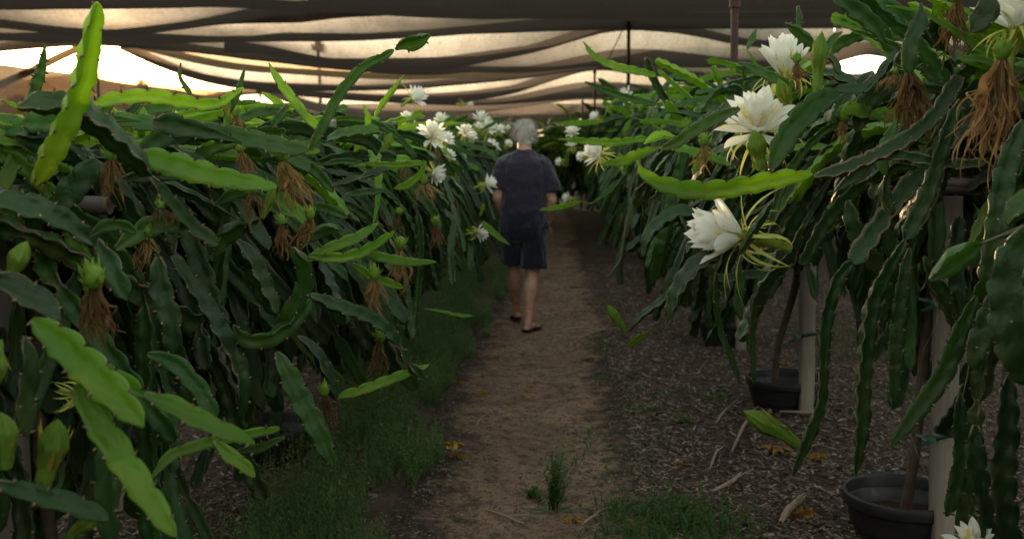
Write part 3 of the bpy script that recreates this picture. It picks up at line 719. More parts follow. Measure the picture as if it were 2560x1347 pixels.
# ================================================================== the two rows: posts, rails, pots
ORD = ['first', 'second', 'third', 'fourth', 'fifth', 'sixth', 'seventh', 'eighth', 'ninth', 'tenth', 'eleventh', 'twelfth', 'thirteenth', 'fourteenth', 'fifteenth', 'sixteenth', 'seventeenth', 'eighteenth', 'nineteenth', 'twentieth']
RX = 1.42
YR = [1.75+2.02*k for k in range(16)]      # right row posts
YL = [0.62+2.02*k for k in range(17)]      # left row posts
def row_post(x, y, side, i, tie=True):
    sd = {1: 'right', -1: 'left'}[side]
    e = empty('wooden_post', (x, y, 0), f'square weathered wooden post in the {sd} row, {ORD[i]} from the camera', 'post', 'wooden posts of the cactus rows')
    h = .037; bb = Buf(); z = np.linspace(-.05, 1.33, 12); V = []
    for zz in z:
        o = rng.normal(0, .0012, 2)
        for cx_, cy_ in ((-h, -h+.005), (-h+.005, -h), (h-.005, -h), (h, -h+.005), (h, h-.005), (h-.005, h), (-h+.005, h), (-h, h-.005)): V.append((x+cx_+o[0], y+cy_+o[1], zz))
    bb.add(V, gfc(12, 8, True)); n = len(V)
    bb.add([V[-8], V[-7], V[-6], V[-5], V[-4], V[-3], V[-2], V[-1]], [(0, 1, 2, 3), (0, 3, 4, 7), (4, 5, 6, 7)])
    bb.build('post', ['wood'], e, smooth=False)
    if tie:
        for zz in (.46, .95):
            b = Buf(); k = 24; V = []
            for j in range(k):
                a = 2*math.pi*j/k; r = .048/max(abs(math.cos(a)), abs(math.sin(a)))*.93; r = min(r, .059)
                for dz in (-.010, .010): V.append((x+r*math.cos(a), y+r*math.sin(a), zz+dz+.018*math.cos(a+1)))
                for dz in (.010, -.010): V.append((x+(r-.004)*math.cos(a), y+(r-.004)*math.sin(a), zz+dz+.018*math.cos(a+1)))
            b.add(V, [(j*4+q, j*4+(q+1) % 4, ((j+1) % k)*4+(q+1) % 4, ((j+1) % k)*4+q) for j in range(k) for q in range(4)])
            for sgn in (1, -1):
                ribbon(b, (x-.05, y-.055, zz), (-.7, -.3, .25*sgn), (0, -1, .2), .07, lambda t: .018*(1-.5*t), lambda t: .9, 0, 5, 2)
            b.build('tie', ['tie'], e)
    # cross bar of pipe on the post
    b = Buf(); tube(b, [(x-(.15 if side > 0 else .28), y, 1.355), (x, y, 1.358), (x+(.15 if side > 0 else .28), y, 1.352)], .024, 0, 12, .1); b.build('cross_bar', ['pipe'], e)
    return e
def pot(x, y, side, i, r=.225):
    sd = {1: 'right', -1: 'left'}[side]
    e = empty('plant_pot', (x, y, 0), f'round black plastic pot at the {ORD[i]} post of the {sd} row', 'plant pot', 'black pots along the rows')
    H = .19; k = 40
    prof = [(r*.80, 0), (r*.82, .02), (r*.93, H-.055), (r*.95, H-.05), (r*1.03, H-.048), (r*1.045, H-.04), (r*1.045, H-.006), (r*1.03, H), (r*.985, H), (r*.97, H-.008), (r*.96, H-.06), (r*.92, .09), (r*.90, .06)]
    b = Buf(); V = [(x+p*math.cos(a), y+p*math.sin(a), z) for p, z in prof for a in np.linspace(0, 6.2832, k, endpoint=False)]
    b.add(V, gfc(len(prof), k, True)); b.build('shell', ['pot'], e)
    b = Buf(); V = []
    for q in range(6):
        for a in np.linspace(0, 6.2832, 24, endpoint=False):
            rr = r*.905*q/5+.001; V.append((x+rr*math.cos(a), y+rr*math.sin(a),   .085+.03*noise.noise((rr*12*math.cos(a), rr*12*math.sin(a), y))))
    b.add(V, gfc(6, 24, True)); b.build('soil', ['soil'], e); return e
for side, Y_ in ((1, YR), (-1, YL)):
    for i, y in enumerate(Y_):
        if y > 22 or y < 1: continue
        row_post(side*RX, y, side, i)
        if y < 14: pot(side*(RX-.07), y+.20, side, i, .218)
# long rails on the cross bars
for side, Y_ in ((1, YR), (-1, YL)):
    for dx in (-.13, .13):
        y0, y1 = .4, 30.
        b = Buf(); tube(b, [(side*RX+dx, y0+(y1-y0)*k/20, 1.395+.006*math.sin(k*2.1)) for k in range(21)], .015, 0, 8, .5)
        o = b.build('rail', ['pipe']); tag(o, f"long grey rail carrying the {'right' if side > 0 else 'left'} cactus row, on its {'path' if side*dx < 0 else 'far'} side", 'rail', 'rails of the rows')

# ================================================================== plants
class Plant:
    def __init__(s, x, y, side, i, label=None, group='dragon fruit plants along the path'):
        sd = {1: 'right', -1: 'left'}[side]
        s.e = empty('dragon_fruit_plant', (x, y, 0), label or f'dragon fruit cactus hanging over the {ORD[i]} post of the {sd} row', 'cactus', group)
        s.x, s.y, s.side, s.n, s.i = x, y, side, 0, i
plants = {}
for side, Y_ in ((1, YR), (-1, YL)):
    for i, y in enumerate(Y_):
        if y < 13.5: plants[(side, i)] = Plant(side*RX, y, side, i)
def pl(side, Yd):
    c = [(abs(p.y-Yd), k) for k, p in plants.items() if k[0] == side]
    return plants[min(c)[1]]
# ---- stems traced where the photograph shows them: (side, [(px, py)...], depth(s), width px, kind, roll, extras)
HERO = [
 (-1, [(85, 462), (130, 370), (175, 270), (205, 180), (225, 90), (243, 6)], [1.95, 1.85], [62, 80, 84, 82, 62, 44], 'young', 60, {}),
 (-1, [(225, 262), (300, 245), (380, 240), (450, 252), (530, 260), (575, 240), (607, 220)], [2.2, 2.45], [44, 40, 40, 38, 34, 22, 10], 'young', 25, {}),
 (-1, [(45, 268), (120, 262), (200, 285), (270, 330), (335, 390), (375, 440)], [1.95, 2.2], [50, 75, 85, 80, 70, 40], 'old', 20, {}),
 (-1, [(375, 440), (430, 515), (480, 570), (545, 612)], [2.2, 2.35], [30, 48, 50, 40], 'old', 30, {}),
 (-1, [(335, 385), (430, 412), (530, 440), (620, 458), (692, 468)], [2.25, 2.3], [60, 72, 66, 52, 28], 'young', 10, {}),
 (-1, [(345, 385), (420, 345), (520, 335), (620, 350), (700, 368), (772, 376)], [2.5, 2.5], [50, 62, 60, 55, 50, 40], 'mid', 5, {}),
 (-1, [(775, 375), (810, 310), (850, 235), (905, 170), (950, 145), (985, 125)], [2.8, 2.8], [26, 30, 34, 28, 24, 20], 'mid', 30, {}),
 (-1, [(988, 125), (1010, 108), (1045, 100), (1076, 86)], [2.8, 2.8], [16, 50, 46, 22], 'mid', 60, {}),
 (-1, [(80, 250), (95, 200), (105, 160), (113, 112)], [2.5, 2.5], [30, 32, 22, 8], 'mid', 40, {'lobe': .026}),
 (-1, [(60, 290), (78, 245), (80, 205)], [2.5, 2.5], [18, 22, 10], 'mid', 10, {}),
 (-1, [(672, 158), (692, 195), (725, 240), (770, 295), (800, 325)], [3.0, 3.0], [8, 22, 28, 26, 24], 'young', 30, {}),
 (-1, [(452, 158), (450, 190), (462, 215), (480, 238)], [3.0, 3.0], [8, 12, 14, 16], 'mid', 30, {}),
 (-1, [(612, 168), (603, 205), (590, 245), (560, 295)], [2.6, 2.6], [7, 15, 18, 18], 'mid', 30, {}),
 (-1, [(1010, 188), (985, 222), (958, 258), (938, 290)], [4.2, 4.2], [5, 16, 18, 14], 'young', 30, {}),
 (-1, [(910, 262), (920, 300), (910, 340), (885, 380)], [4.0, 4.0], [16, 18, 20, 18], 'young', 0, {}),
 (-1, [(655, 232), (685, 248), (710, 275), (720, 300)], [3.2, 3.2], [14, 22, 24, 20], 'young', 20, {}),
 (-1, [(720, 262), (700, 290), (678, 322)], [3.0, 3.0], [20, 26, 18], 'mid', 20, {}),
 (-1, [(-30, 500), (60, 515), (140, 545), (205, 590), (240, 615)], [1.8, 1.95], [70, 76, 70, 60, 36], 'old', 30, {}),
 (-1, [(240, 600), (275, 660), (305, 720), (318, 750)], [1.95, 1.95], [48, 60, 58, 40], 'old', 60, {}),
 (-1, [(225, 590), (265, 565), (310, 562), (342, 582)], [1.9, 1.9], [26, 40, 40, 30], 'mid', 20, {}),
 (-1, [(288, 622), (340, 580), (400, 558), (470, 562)], [2.2, 2.3], [50, 60, 60, 44], 'mid', 40, {}),
 (-1, [(-30, 690), (40, 725), (100, 760), (150, 800)], [1.6, 1.6], [80, 84, 76, 50], 'old', 30, {}),
 (-1, [(82, 800), (150, 855), (225, 925), (300, 1000), (358, 1066)], [1.55, 1.45], [60, 96, 110, 104, 60], 'young', 10, {}),
 (-1, [(215, 905), (270, 925), (325, 960), (368, 992)], [1.62, 1.62], [44, 60, 58, 30], 'young', 40, {}),
 (-1, [(360, 985), (440, 1022), (520, 1062), (590, 1090), (636, 1108)], [1.6, 1.65], [50, 66, 60, 46, 30], 'young', 10, {}),
 (-1, [(190, 960), (245, 1060), (305, 1150), (370, 1245), (438, 1340)], [1.5, 1.42], [60, 82, 84, 78, 50], 'young', 25, {}),
 (-1, [(250, 1050), (265, 1130), (262, 1220), (275, 1350)], [1.65, 1.65], [50, 60, 64, 60], 'mid', 25, {}),
 (-1, [(382, 1190), (425, 1140), (500, 1112), (600, 1088), (698, 1070)], [1.9, 2.0], [28, 34, 34, 32, 26], 'young', 30, {}),
 (-1, [(535, 1100), (570, 1135), (610, 1165), (637, 1192)], [1.9, 1.9], [40, 46, 42, 26], 'young', 10, {}),
 (-1, [(590, 1128), (650, 1118), (712, 1092)], [2.0, 2.0], [24, 30, 16], 'mid', 20, {}),
 (-1, [(-20, 1205), (80, 1235), (180, 1262), (272, 1300)], [1.5, 1.5], [44, 56, 60, 40], 'old', 40, {}),
 (-1, [(690, 880), (715, 930), (745, 990), (785, 1060), (812, 1120), (832, 1165)], [2.4, 2.4], [38, 62, 66, 62, 54, 30], 'mid', 5, {}),
 (-1, [(732, 620), (762, 665), (762, 720), (720, 790), (705, 810)], [2.5, 2.6], [40, 50, 50, 50, 40], 'mid', 60, {}),
 (-1, [(585, 812), (600, 840), (660, 845), (720, 810), (775, 748)], [2.45, 2.6], [24, 42, 56, 56, 40], 'mid', 5, {}),
 (-1, [(775, 738), (840, 765), (910, 790), (970, 830), (1005, 880), (1035, 925), (1065, 955)], [3.0, 3.3], [30, 42, 44, 42, 36, 36, 28], 'old', 35, {'joints': (.66, .8)}),
 (-1, [(838, 992), (900, 975), (970, 950), (1030, 928), (1072, 912)], [3.2, 3.3], [24, 30, 30, 24, 12], 'young', 20, {}),
 (-1, [(760, 655), (830, 618), (890, 595), (945, 558)], [3.1, 3.2], [26, 34, 34, 10], 'young', 20, {}),
 (-1, [(770, 640), (850, 642), (910, 625), (985, 578)], [3.1, 3.2], [26, 34, 34, 18], 'young', 40, {}),
 (-1, [(905, 632), (960, 645), (1020, 655), (1090, 655)], [3.3, 3.4], [22, 30, 26, 8], 'young', 20, {}),
 (-1, [(750, 620), (775, 590), (820, 570), (848, 575)], [3.1, 3.1], [20, 36, 36, 22], 'mid', 60, {}),
 (-1, [(880, 660), (930, 690), (975, 708), (1008, 718)], [3.3, 3.3], [24, 30, 28, 22], 'young', 40, {}),
 (-1, [(1065, 408), (1050, 435), (1020, 460), (985, 472)], [3.7, 3.7], [12, 22, 24, 14], 'young', 20, {}),
 (-1, [(808, 412), (850, 404), (905, 406)], [3.6, 3.6], [12, 20, 14], 'mid', 20, {}),
 (-1, [(910, 408), (965, 412), (1025, 410), (1066, 405)], [3.7, 3.7], [12, 22, 20, 14], 'young', 20, {}),
 (-1, [(830, 465), (880, 450), (930, 435), (970, 420)], [3.4, 3.5], [14, 24, 26, 18], 'old', 20, {'joints': (.5,)}),
 (-1, [(860, 490), (910, 482), (975, 476)], [3.7, 3.7], [12, 22, 12], 'old', 40, {}),
 (-1, [(725, 395), (780, 420), (810, 450), (835, 480)], [3.2, 3.2], [24, 34, 30, 20], 'mid', 40, {}),
 (-1, [(1274, 612), (1240, 588), (1215, 565), (1205, 555)], [6.0, 6.0], [6, 18, 18, 10], 'young', 20, {}),
 (-1, [(1060, 772), (1105, 778), (1150, 788), (1182, 790)], [4.4, 4.4], [5, 8, 10, 6], 'young', 20, {}),
 (-1, [(770, 515), (810, 520), (850, 535), (870, 545)], [3.3, 3.3], [14, 30, 26, 12], 'mid', 30, {}),
 (-1, [(535, 515), (570, 490), (610, 475), (640, 468)], [2.6, 2.6], [10, 38, 36, 14], 'mid', 50, {}),
 (-1, [(535, 640), (560, 590), (610, 560), (650, 548)], [2.6, 2.6], [34, 60, 50, 30], 'mid', 60, {}),
 (-1, [(430, 640), (490, 730), (540, 810), (580, 880), (605, 960), (600, 1040)], [2.5, 2.5], [36, 54, 56, 54, 50, 36], 'old', 30, {}),
 (-1, [(590, 600), (625, 650), (655, 720), (690, 785)], [2.7, 2.7], [40, 62, 64, 50], 'old', 10, {}),
 (-1, [(395, 640), (400, 720), (425, 800), (430, 880)], [2.2, 2.2], [46, 62, 60, 50], 'old', 60, {}),
 (-1, [(370, 885), (430, 905), (480, 950), (520, 1010), (535, 1050)], [2.0, 2.0], [36, 54, 54, 50, 36], 'mid', 20, {}),
 (-1, [(745, 840), (790, 880), (820, 940), (840, 1000)], [2.9, 2.9], [26, 36, 38, 28], 'old', 20, {}),
 (-1, [(560, 330), (620, 290), (680, 280), (740, 290)], [3.0, 3.1], [16, 28, 30, 20], 'mid', 20, {}),
 (-1, [(125, 560), (160, 500), (215, 440), (240, 395)], [2.3, 2.3], [40, 70, 70, 40], 'old', 60, {}),
 (-1, [(60, 840), (70, 920), (60, 1000), (62, 1090)], [1.75, 1.75], [40, 64, 60, 50], 'old', 30, {}),
 (-1, [(5, 250), (35, 265), (52, 275)], [2.4, 2.4], [12, 22, 12], 'young', 20, {}),
 (-1, [(240, 300), (262, 270), (288, 235)], [2.6, 2.6], [28, 34, 10], 'mid', 60, {}),
 # ---------------- right row
 (1, [(1592, 402), (1612, 438), (1660, 462), (1730, 474), (1810, 470), (1900, 455), (1975, 442), (2032, 436)], [2.6, 2.65], [10, 34, 46, 56, 60, 56, 44, 16], 'young', 8, {'lobe': .06}),
 (1, [(2036, 442), (2100, 428), (2170, 402), (2240, 365), (2300, 325), (2345, 280), (2375, 230), (2400, 190)], [2.65, 2.9], [26, 42, 46, 46, 42, 42, 40, 36], 'old', 20, {'cork': 1}),
 (1, [(2085, 480), (2130, 445), (2180, 405), (2230, 388), (2290, 398), (2350, 410), (2420, 412), (2475, 402)], [2.75, 2.75], [14, 34, 26, 34, 38, 38, 32, 20], 'old', 50, {'joints': (.3,), 'cork': 1}),
 (1, [(2400, 250), (2370, 320), (2345, 400), (2320, 480), (2280, 560), (2260, 600)], [2.75, 2.7], [30, 44, 44, 52, 54, 30], 'old', 40, {'cork': .5}),
 (1, [(2262, 600), (2215, 680), (2180, 760), (2165, 850), (2155, 960), (2150, 1070), (2138, 1190)], [2.7, 2.65], [30, 44, 52, 56, 52, 50, 14], 'old', 25, {'cork': .5}),
 (1, [(2275, 620), (2260, 700), (2245, 800), (2240, 900), (2235, 1000)], [2.75, 2.75], [22, 34, 38, 38, 22], 'old', 50, {}),
 (1, [(2560, 300), (2520, 420), (2500, 520), (2485, 620), (2470, 720)], [2.35, 2.35], [40, 62, 66, 70, 60], 'old', 60, {}),
 (1, [(2475, 740), (2470, 800), (2445, 870), (2430, 920)], [2.35, 2.35], [46, 62, 60, 34], 'old', 60, {}),
 (1, [(2440, 740), (2400, 830), (2360, 930), (2290, 1030), (2225, 1118)], [2.45, 2.4], [30, 48, 52, 48, 14], 'mid', 10, {}),
 (1, [(2325, 700), (2365, 665), (2420, 625), (2455, 608)], [2.05, 2.05], [30, 60, 60, 16], 'mid', 60, {'scal': .05}),
 (1, [(2450, 610), (2490, 595), (2530, 580), (2580, 560)], [2.05, 2.05], [10, 10, 12, 16], 'old', 0, {'scal': .05, 'cork': 2}),
 (1, [(2600, 560), (2550, 640), (2530, 740), (2545, 860), (2580, 960)], [1.95, 1.95], [80, 110, 120, 120, 80], 'old', 60, {}),
 (1, [(2590, 470), (2550, 520), (2520, 560)], [2.0, 2.0], [60, 70, 40], 'mid', 60, {}),
 (1, [(2150, 640), (2100, 685), (2072, 760), (2060, 850), (2055, 940), (2050, 1010), (2020, 1090), (1980, 1190)], [3.0, 3.0], [24, 38, 40, 36, 34, 34, 38, 12], 'old', 30, {'cork': .4}),
 (1, [(1608, 640), (1622, 590), (1660, 550), (1705, 532), (1745, 545)], [3.8, 3.8], [14, 36, 42, 44, 30], 'old', 20, {}),
 (1, [(1668, 815), (1685, 750), (1710, 700), (1755, 655), (1800, 640)], [3.4, 3.4], [22, 42, 52, 54, 40], 'old', 20, {'cork': .4}),
 (1, [(1850, 272), (1800, 292), (1740, 325), (1690, 358), (1652, 372)], [3.4, 3.5], [26, 36, 38, 34, 16], 'mid', 20, {'cork': .4}),
 (1, [(1690, 342), (1650, 340), (1610, 360)], [3.6, 3.6], [12, 32, 12], 'young', 60, {}),
 (1, [(1650, 368), (1600, 385), (1560, 402), (1500, 412)], [3.6, 3.7], [14, 32, 30, 10], 'young', 20, {}),
 (1, [(1348, 525), (1380, 520), (1420, 512), (1452, 503)], [5.4, 5.4], [8, 17, 18, 8], 'young', 30, {}),
 (1, [(1452, 503), (1480, 508), (1520, 480), (1550, 450)], [5.4, 5.3], [4, 5, 14, 16], 'mid', 30, {}),
 (1, [(1458, 105), (1490, 145), (1540, 168), (1590, 178), (1640, 190)], [5.2, 5.2], [6, 22, 26, 24, 18], 'young', 20, {}),
 (1, [(1462, 205), (1510, 225), (1570, 245), (1640, 262)], [5.4, 5.4], [8, 20, 22, 16], 'mid', 20, {}),
 (1, [(1400, 348), (1460, 352), (1540, 355), (1620, 345)], [4.9, 4.9], [6, 22, 24, 20], 'young', 20, {}),
 (1, [(1390, 308), (1440, 308), (1500, 305)], [7., 7.], [6, 18, 14], 'young', 30, {}),
 (1, [(2080, -20), (2130, 20), (2180, 60), (2215, 115)], [2.8, 2.8], [46, 52, 48, 10], 'mid', 10, {}),
 (1, [(2160, -10), (2210, 20), (2260, 45), (2292, 72)], [3.0, 3.0], [46, 54, 50, 18], 'mid', 20, {}),
 (1, [(2302, 8), (2300, 50), (2280, 100), (2272, 150), (2275, 185)], [2.8, 2.8], [14, 40, 44, 44, 34], 'old', 60, {}),
 (1, [(2480, -20), (2470, 20), (2445, 60), (2425, 82)], [2.5, 2.5], [50, 64, 60, 20], 'old', 60, {}),
 (1, [(1962, 58), (1990, 75), (2015, 95), (2040, 118)], [3.6, 3.6], [14, 30, 32, 24], 'mid', 60, {}),
 (1, [(1995, 15), (1998, 40), (2002, 75)], [3.8, 3.8], [14, 18, 16], 'mid', 30, {}),
 (1, [(1892, 72), (1882, 100), (1868, 125)], [4.2, 4.2], [12, 24, 12], 'mid', 60, {}),
 (1, [(2105, 80), (2080, 100), (2060, 140)], [3.8, 3.8], [12, 24, 18], 'mid', 20, {}),
 (1, [(2060, 130), (2085, 155), (2100, 190)], [3.9, 3.9], [20, 24, 20], 'old', 20, {}),
 (1, [(1925, 425), (1950, 370), (1985, 315), (2040, 265), (2100, 235)], [3.0, 3.1], [40, 62, 66, 70, 50], 'mid', 25, {'lobe': .06}),
 (1, [(1848, 155), (1890, 175), (1930, 195), (1975, 212)], [3.6, 3.6], [10, 28, 30, 20], 'mid', 20, {}),
 (1, [(1560, 838), (1610, 785), (1665, 745), (1720, 690)], [4.2, 4.2], [10, 22, 26, 22], 'old', 20, {}),
 (1, [(1565, 870), (1590, 848), (1622, 828)], [4.2, 4.2], [12, 22, 10], 'young', 60, {}),
 (1, [(1932, 500), (1900, 550), (1870, 600), (1845, 640)], [3.3, 3.3], [16, 24, 26, 10], 'old', 10, {}),
 (1, [(1845, 640), (1850, 700), (1845, 750), (1852, 800)], [3.4, 3.4], [10, 26, 28, 14], 'mid', 20, {}),
 (1, [(1790, 680), (1790, 760), (1805, 840), (1830, 900), (1850, 960)], [3.5, 3.5], [14, 18, 20, 20, 12], 'old', 20, {}),
 (1, [(2010, 560), (1965, 650), (1905, 720), (1880, 800), (1885, 960)], [3.5, 3.5], [20, 30, 30, 28, 14], 'old', 20, {}),
 (1, [(1700, 540), (1780, 690), (1870, 690), (1965, 690)], [3.6, 3.6], [14, 30, 34, 24], 'old', 20, {}),
 (1, [(2400, 980), (2395, 1060), (2400, 1140), (2380, 1240), (2365, 1290)], [2.5, 2.5], [30, 46, 50, 46, 24], 'old', 30, {}),
 (1, [(2440, 1060), (2440, 1160), (2470, 1260), (2480, 1370)], [2.3, 2.3], [40, 60, 64, 60], 'old', 60, {}),
 (1, [(2520, 940), (2510, 1080), (2500, 1200), (2520, 1370)], [2.25, 2.25], [50, 74, 80, 70], 'old', 40, {}),
 (1, [(2380, 900), (2400, 800), (2390, 650), (2400, 540)], [2.9, 2.9], [30, 46, 44, 40], 'old', 60, {}),
 (1, [(1520, 690), (1550, 650), (1560, 600), (1570, 540)], [5.0, 5.0], [3, 6, 8, 10], 'old', 0, {'cork': 3, 'scal': .03}),
 (1, [(2250, 130), (2230, 200), (2160, 260), (2140, 330)], [3.2, 3.2], [30, 60, 56, 40], 'old', 30, {}),
 (1, [(2300, 420), (2230, 420), (2210, 480), (2230, 540)], [2.95, 2.95], [20, 34, 36, 30], 'old', 30, {'joints': (.5,)}),
 (1, [(2240, 300), (2225, 340), (2205, 390), (2215, 440)], [2.9, 2.9], [14, 32, 30, 26], 'mid', 30, {}),
 (1, [(2330, 350), (2380, 300), (2420, 240), (2460, 200)], [2.9, 2.9], [30, 50, 50, 40], 'old', 60, {}),
 (1, [(2120, 500), (2140, 570), (2180, 640), (2210, 700)], [3.2, 3.2], [34, 54, 52, 24], 'old', 60, {}),
 (1, [(2310, 640), (2330, 700), (2370, 770), (2390, 820)], [2.9, 2.9], [24, 46, 50, 30], 'old', 30, {}),
]
def add_hero(h):
    side, pts, dd, wd, kind, roll, ex = h
    n = len(pts); Y = np.interp(np.linspace(0, 1, n), np.linspace(0, 1, len(dd)), dd)
    Q = np.array([P(a, b_, y) for (a, b_), y in zip(pts, Y)])
    wm = np.array(wd)*(.88 if kind == 'young' else .92)*Y/FPX; W_ = wm.max()
    mid = Q[n//2]; n0 = CP-mid
    p = pl(side, Y.mean())
    stem = stem_obj(np.hstack([Q, (wm/W_)[:, None]]), W_, kind, p.e, n0=n0, roll=R(roll if kind == 'old' else roll+38), **{k: v for k, v in ex.items() if k in ('joints', 'lobe', 'scal')})
    if ex.get('cork'):
        me = stem.data; a = me.color_attributes['rib']; buf = np.empty(len(me.vertices)*4, dtype=np.float32); a.data.foreach_get('color', buf)
        buf = buf.reshape(-1, 4); buf[:, 0] += ex['cork']*.22*(buf[:, 0] > .3); a.data.foreach_set('color', buf.ravel())
    p.n += 1
for h in HERO: add_hero(h)

# ---- grown stems
def droop(start, az, el, L, k, zmin=.12, g=(0, 0, -1.0)):
    g = np.array(g, float); g /= np.linalg.norm(g)
    p = np.array(start, float); d = np.array([math.cos(az)*math.cos(el), math.sin(az)*math.cos(el), math.sin(el)])
    pts = [p.copy()]; st = .035; n = int(L/st)
    jx = rng.normal(0, 2.3, 3)*[1, 1, .6]
    for i in range(n):
        hz = g-d*(g@d)
        d = d+hz*k*st+jx*st*.45; d /= np.linalg.norm(d)
        if i % 5 == 0: jx = rng.normal(0, 2.3, 3)*[1, 1, .6]
        p = p+d*st; pts.append(p.copy())
        if p[2] < zmin: break
    return np.array(pts)
def on_screen(Pp, m=30):
    q = CM.T @ (Pp-CP)
    if q[2] > -.1: return False
    x, y = proj(Pp); return -m < x < 2560+m and -m < y < 1347+m
WIN = [(750, 250, 860, 350, 3.2, 1.), (1880, 770, 2130, 1110, 6.5, 1.), (2120, 1120, 2400, 1347, 3.9, 1.), (1540, 900, 1990, 1347, 6., 1.), (1700, 480, 2000, 700, 3.7, 1.), (1790, 215, 1990, 430, 3.8, 1.), (1870, 90, 2080, 260, 4.2, 1.),
       (1590, 400, 2100, 500, 2.9, 1.), (2036, 190, 2480, 440, 2.95, 1.), (-50, -50, 1240, 262, 30, .9), (-50, -50, 240, 300, 30, .8), (1380, -50, 1840, 150, 30, 1.), (1840, -50, 2010, 60, 30, 1.), (1380, -50, 1560, 240, 30, .8), (2085, 115, 2215, 195, 30, .97), (560, 560, 1100, 960, 3.3, .8), (570, 600, 790, 870, 2.75, 1.), (760, 395, 1075, 500, 3.8, .9), (440, 1100, 700, 1347, 4.6, .35), (700, 960, 1100, 1347, 9, 1.), (1050, 700, 1300, 1347, 9, .9), (690, 380, 800, 560, 2.9, 1), (1960, 1000, 2050, 1347, 3.2, 1.), (2100, 560, 2300, 1200, 2.8, .9), (2150, 700, 2420, 1200, 3.6, .7)]
def ok_path(pts, near):
    for q in pts[::2]:
        if q[1] < 1: continue
        x, y = proj(q)
        for x0, y0, x1, y1, Yt, pr in WIN:
            if q[1] < Yt and x0 < x < x1 and y0 < y < y1 and rng.random() < pr: return False
    for q in pts[::3]:
        if q[1] < 1.7:
            if q[1] < .5: return False
            if -700 < proj(q)[0] < 3300: return False
        if abs(q[0]) < .52 and q[1] > 0: return False
        if q[1] < near and on_screen(q): return False
        if q[1] < .3: return False
    return True
def grow(p, n_hang, n_up, hi, reach=.36):
    """returns list of (pts, width, kind, joints, taper)"""
    out = []; tall = p.side > 0; tries = 0
    inward = math.pi if p.side > 0 else 0.
    near = 2.75 if p.side > 0 else 2.3
    while len([o for o in out if o[5] == 'h']) < n_hang and tries < n_hang*14:
        tries += 1
        f = rng.random()
        az = inward+rng.normal(0, .75) if f < .62 else rng.random()*6.28
        zt = 1.28+.30*rng.random()**1.6+(.34*rng.random() if tall else 0)
        s = np.array([p.x+rng.normal(0, .20), p.y+rng.uniform(-1.05, 1.05), zt])
        s[0] += math.cos(az)*rng.random()*reach
        el = rng.uniform(-.7, .7); L = rng.uniform(.45, 1.35)*(1.15 if p.side < 0 and p.y < 7 else 1); kk = rng.uniform(1.6, 6.0)
        pts = droop(s, az, el, L, kk, zmin=rng.uniform(.15, .6 if (p.side > 0 or p.y > 7) else .35), g=(-p.side*rng.uniform(-.15, .55), rng.normal(0, .38), -1))
        if len(pts) < 8 or not ok_path(pts, near): continue
        if pts[:, 2].max() > (2.0 if tall else 1.60): continue
        kind = 'old' if rng.random() < .80 else 'mid'
        nj = int(L/.5); jn = tuple(sorted(rng.uniform(.25, .85, nj))) if nj else ()
        out.append((pts, rng.uniform(.038, .068), kind, jn, False, 'h'))
    tries = 0
    while len([o for o in out if o[5] == 'u']) < n_up and tries < n_up*14:
        tries += 1
        az = inward+rng.normal(0, .9) if rng.random() < .6 else rng.random()*6.28
        s = np.array([p.x+rng.normal(0, .30), p.y+rng.uniform(-1.05, 1.05), 1.42+(.50 if tall else .18)*rng.random()])
        el = rng.uniform(-.15, 1.2)*(.9 if tall else .6); L = rng.uniform(.22, .80); kk = rng.uniform(.2, 3.2)
        pts = droop(s, az, el, L, kk)
        if not ok_path(pts, near): continue
        if pts[:, 2].max() > (2.3 if tall else 1.80): continue
        out.append((pts, rng.uniform(.032, .060), 'young' if rng.random() < .40 else ('mid' if rng.random() < .6 else 'old'), (), rng.random() < .35, 'u'))
    return out
MATS3 = ['old', 'mid', 'young']
def into(b, s, hi, spn=None):
    pts, w, kind, jn, tp, _ = s
    stem_into(b, pts, w, roll=rng.random()*6.28, lobe=.058 if hi else .075, hi=hi, m=MATS3.index(kind), taper=tp, joints=jn, spine_m=spn, cork={'old': .38 if rng.random() < (.5 if p.side > 0 else .15) else .02, 'mid': .0, 'young': 0}[kind], twist=rng.normal(0, .8))
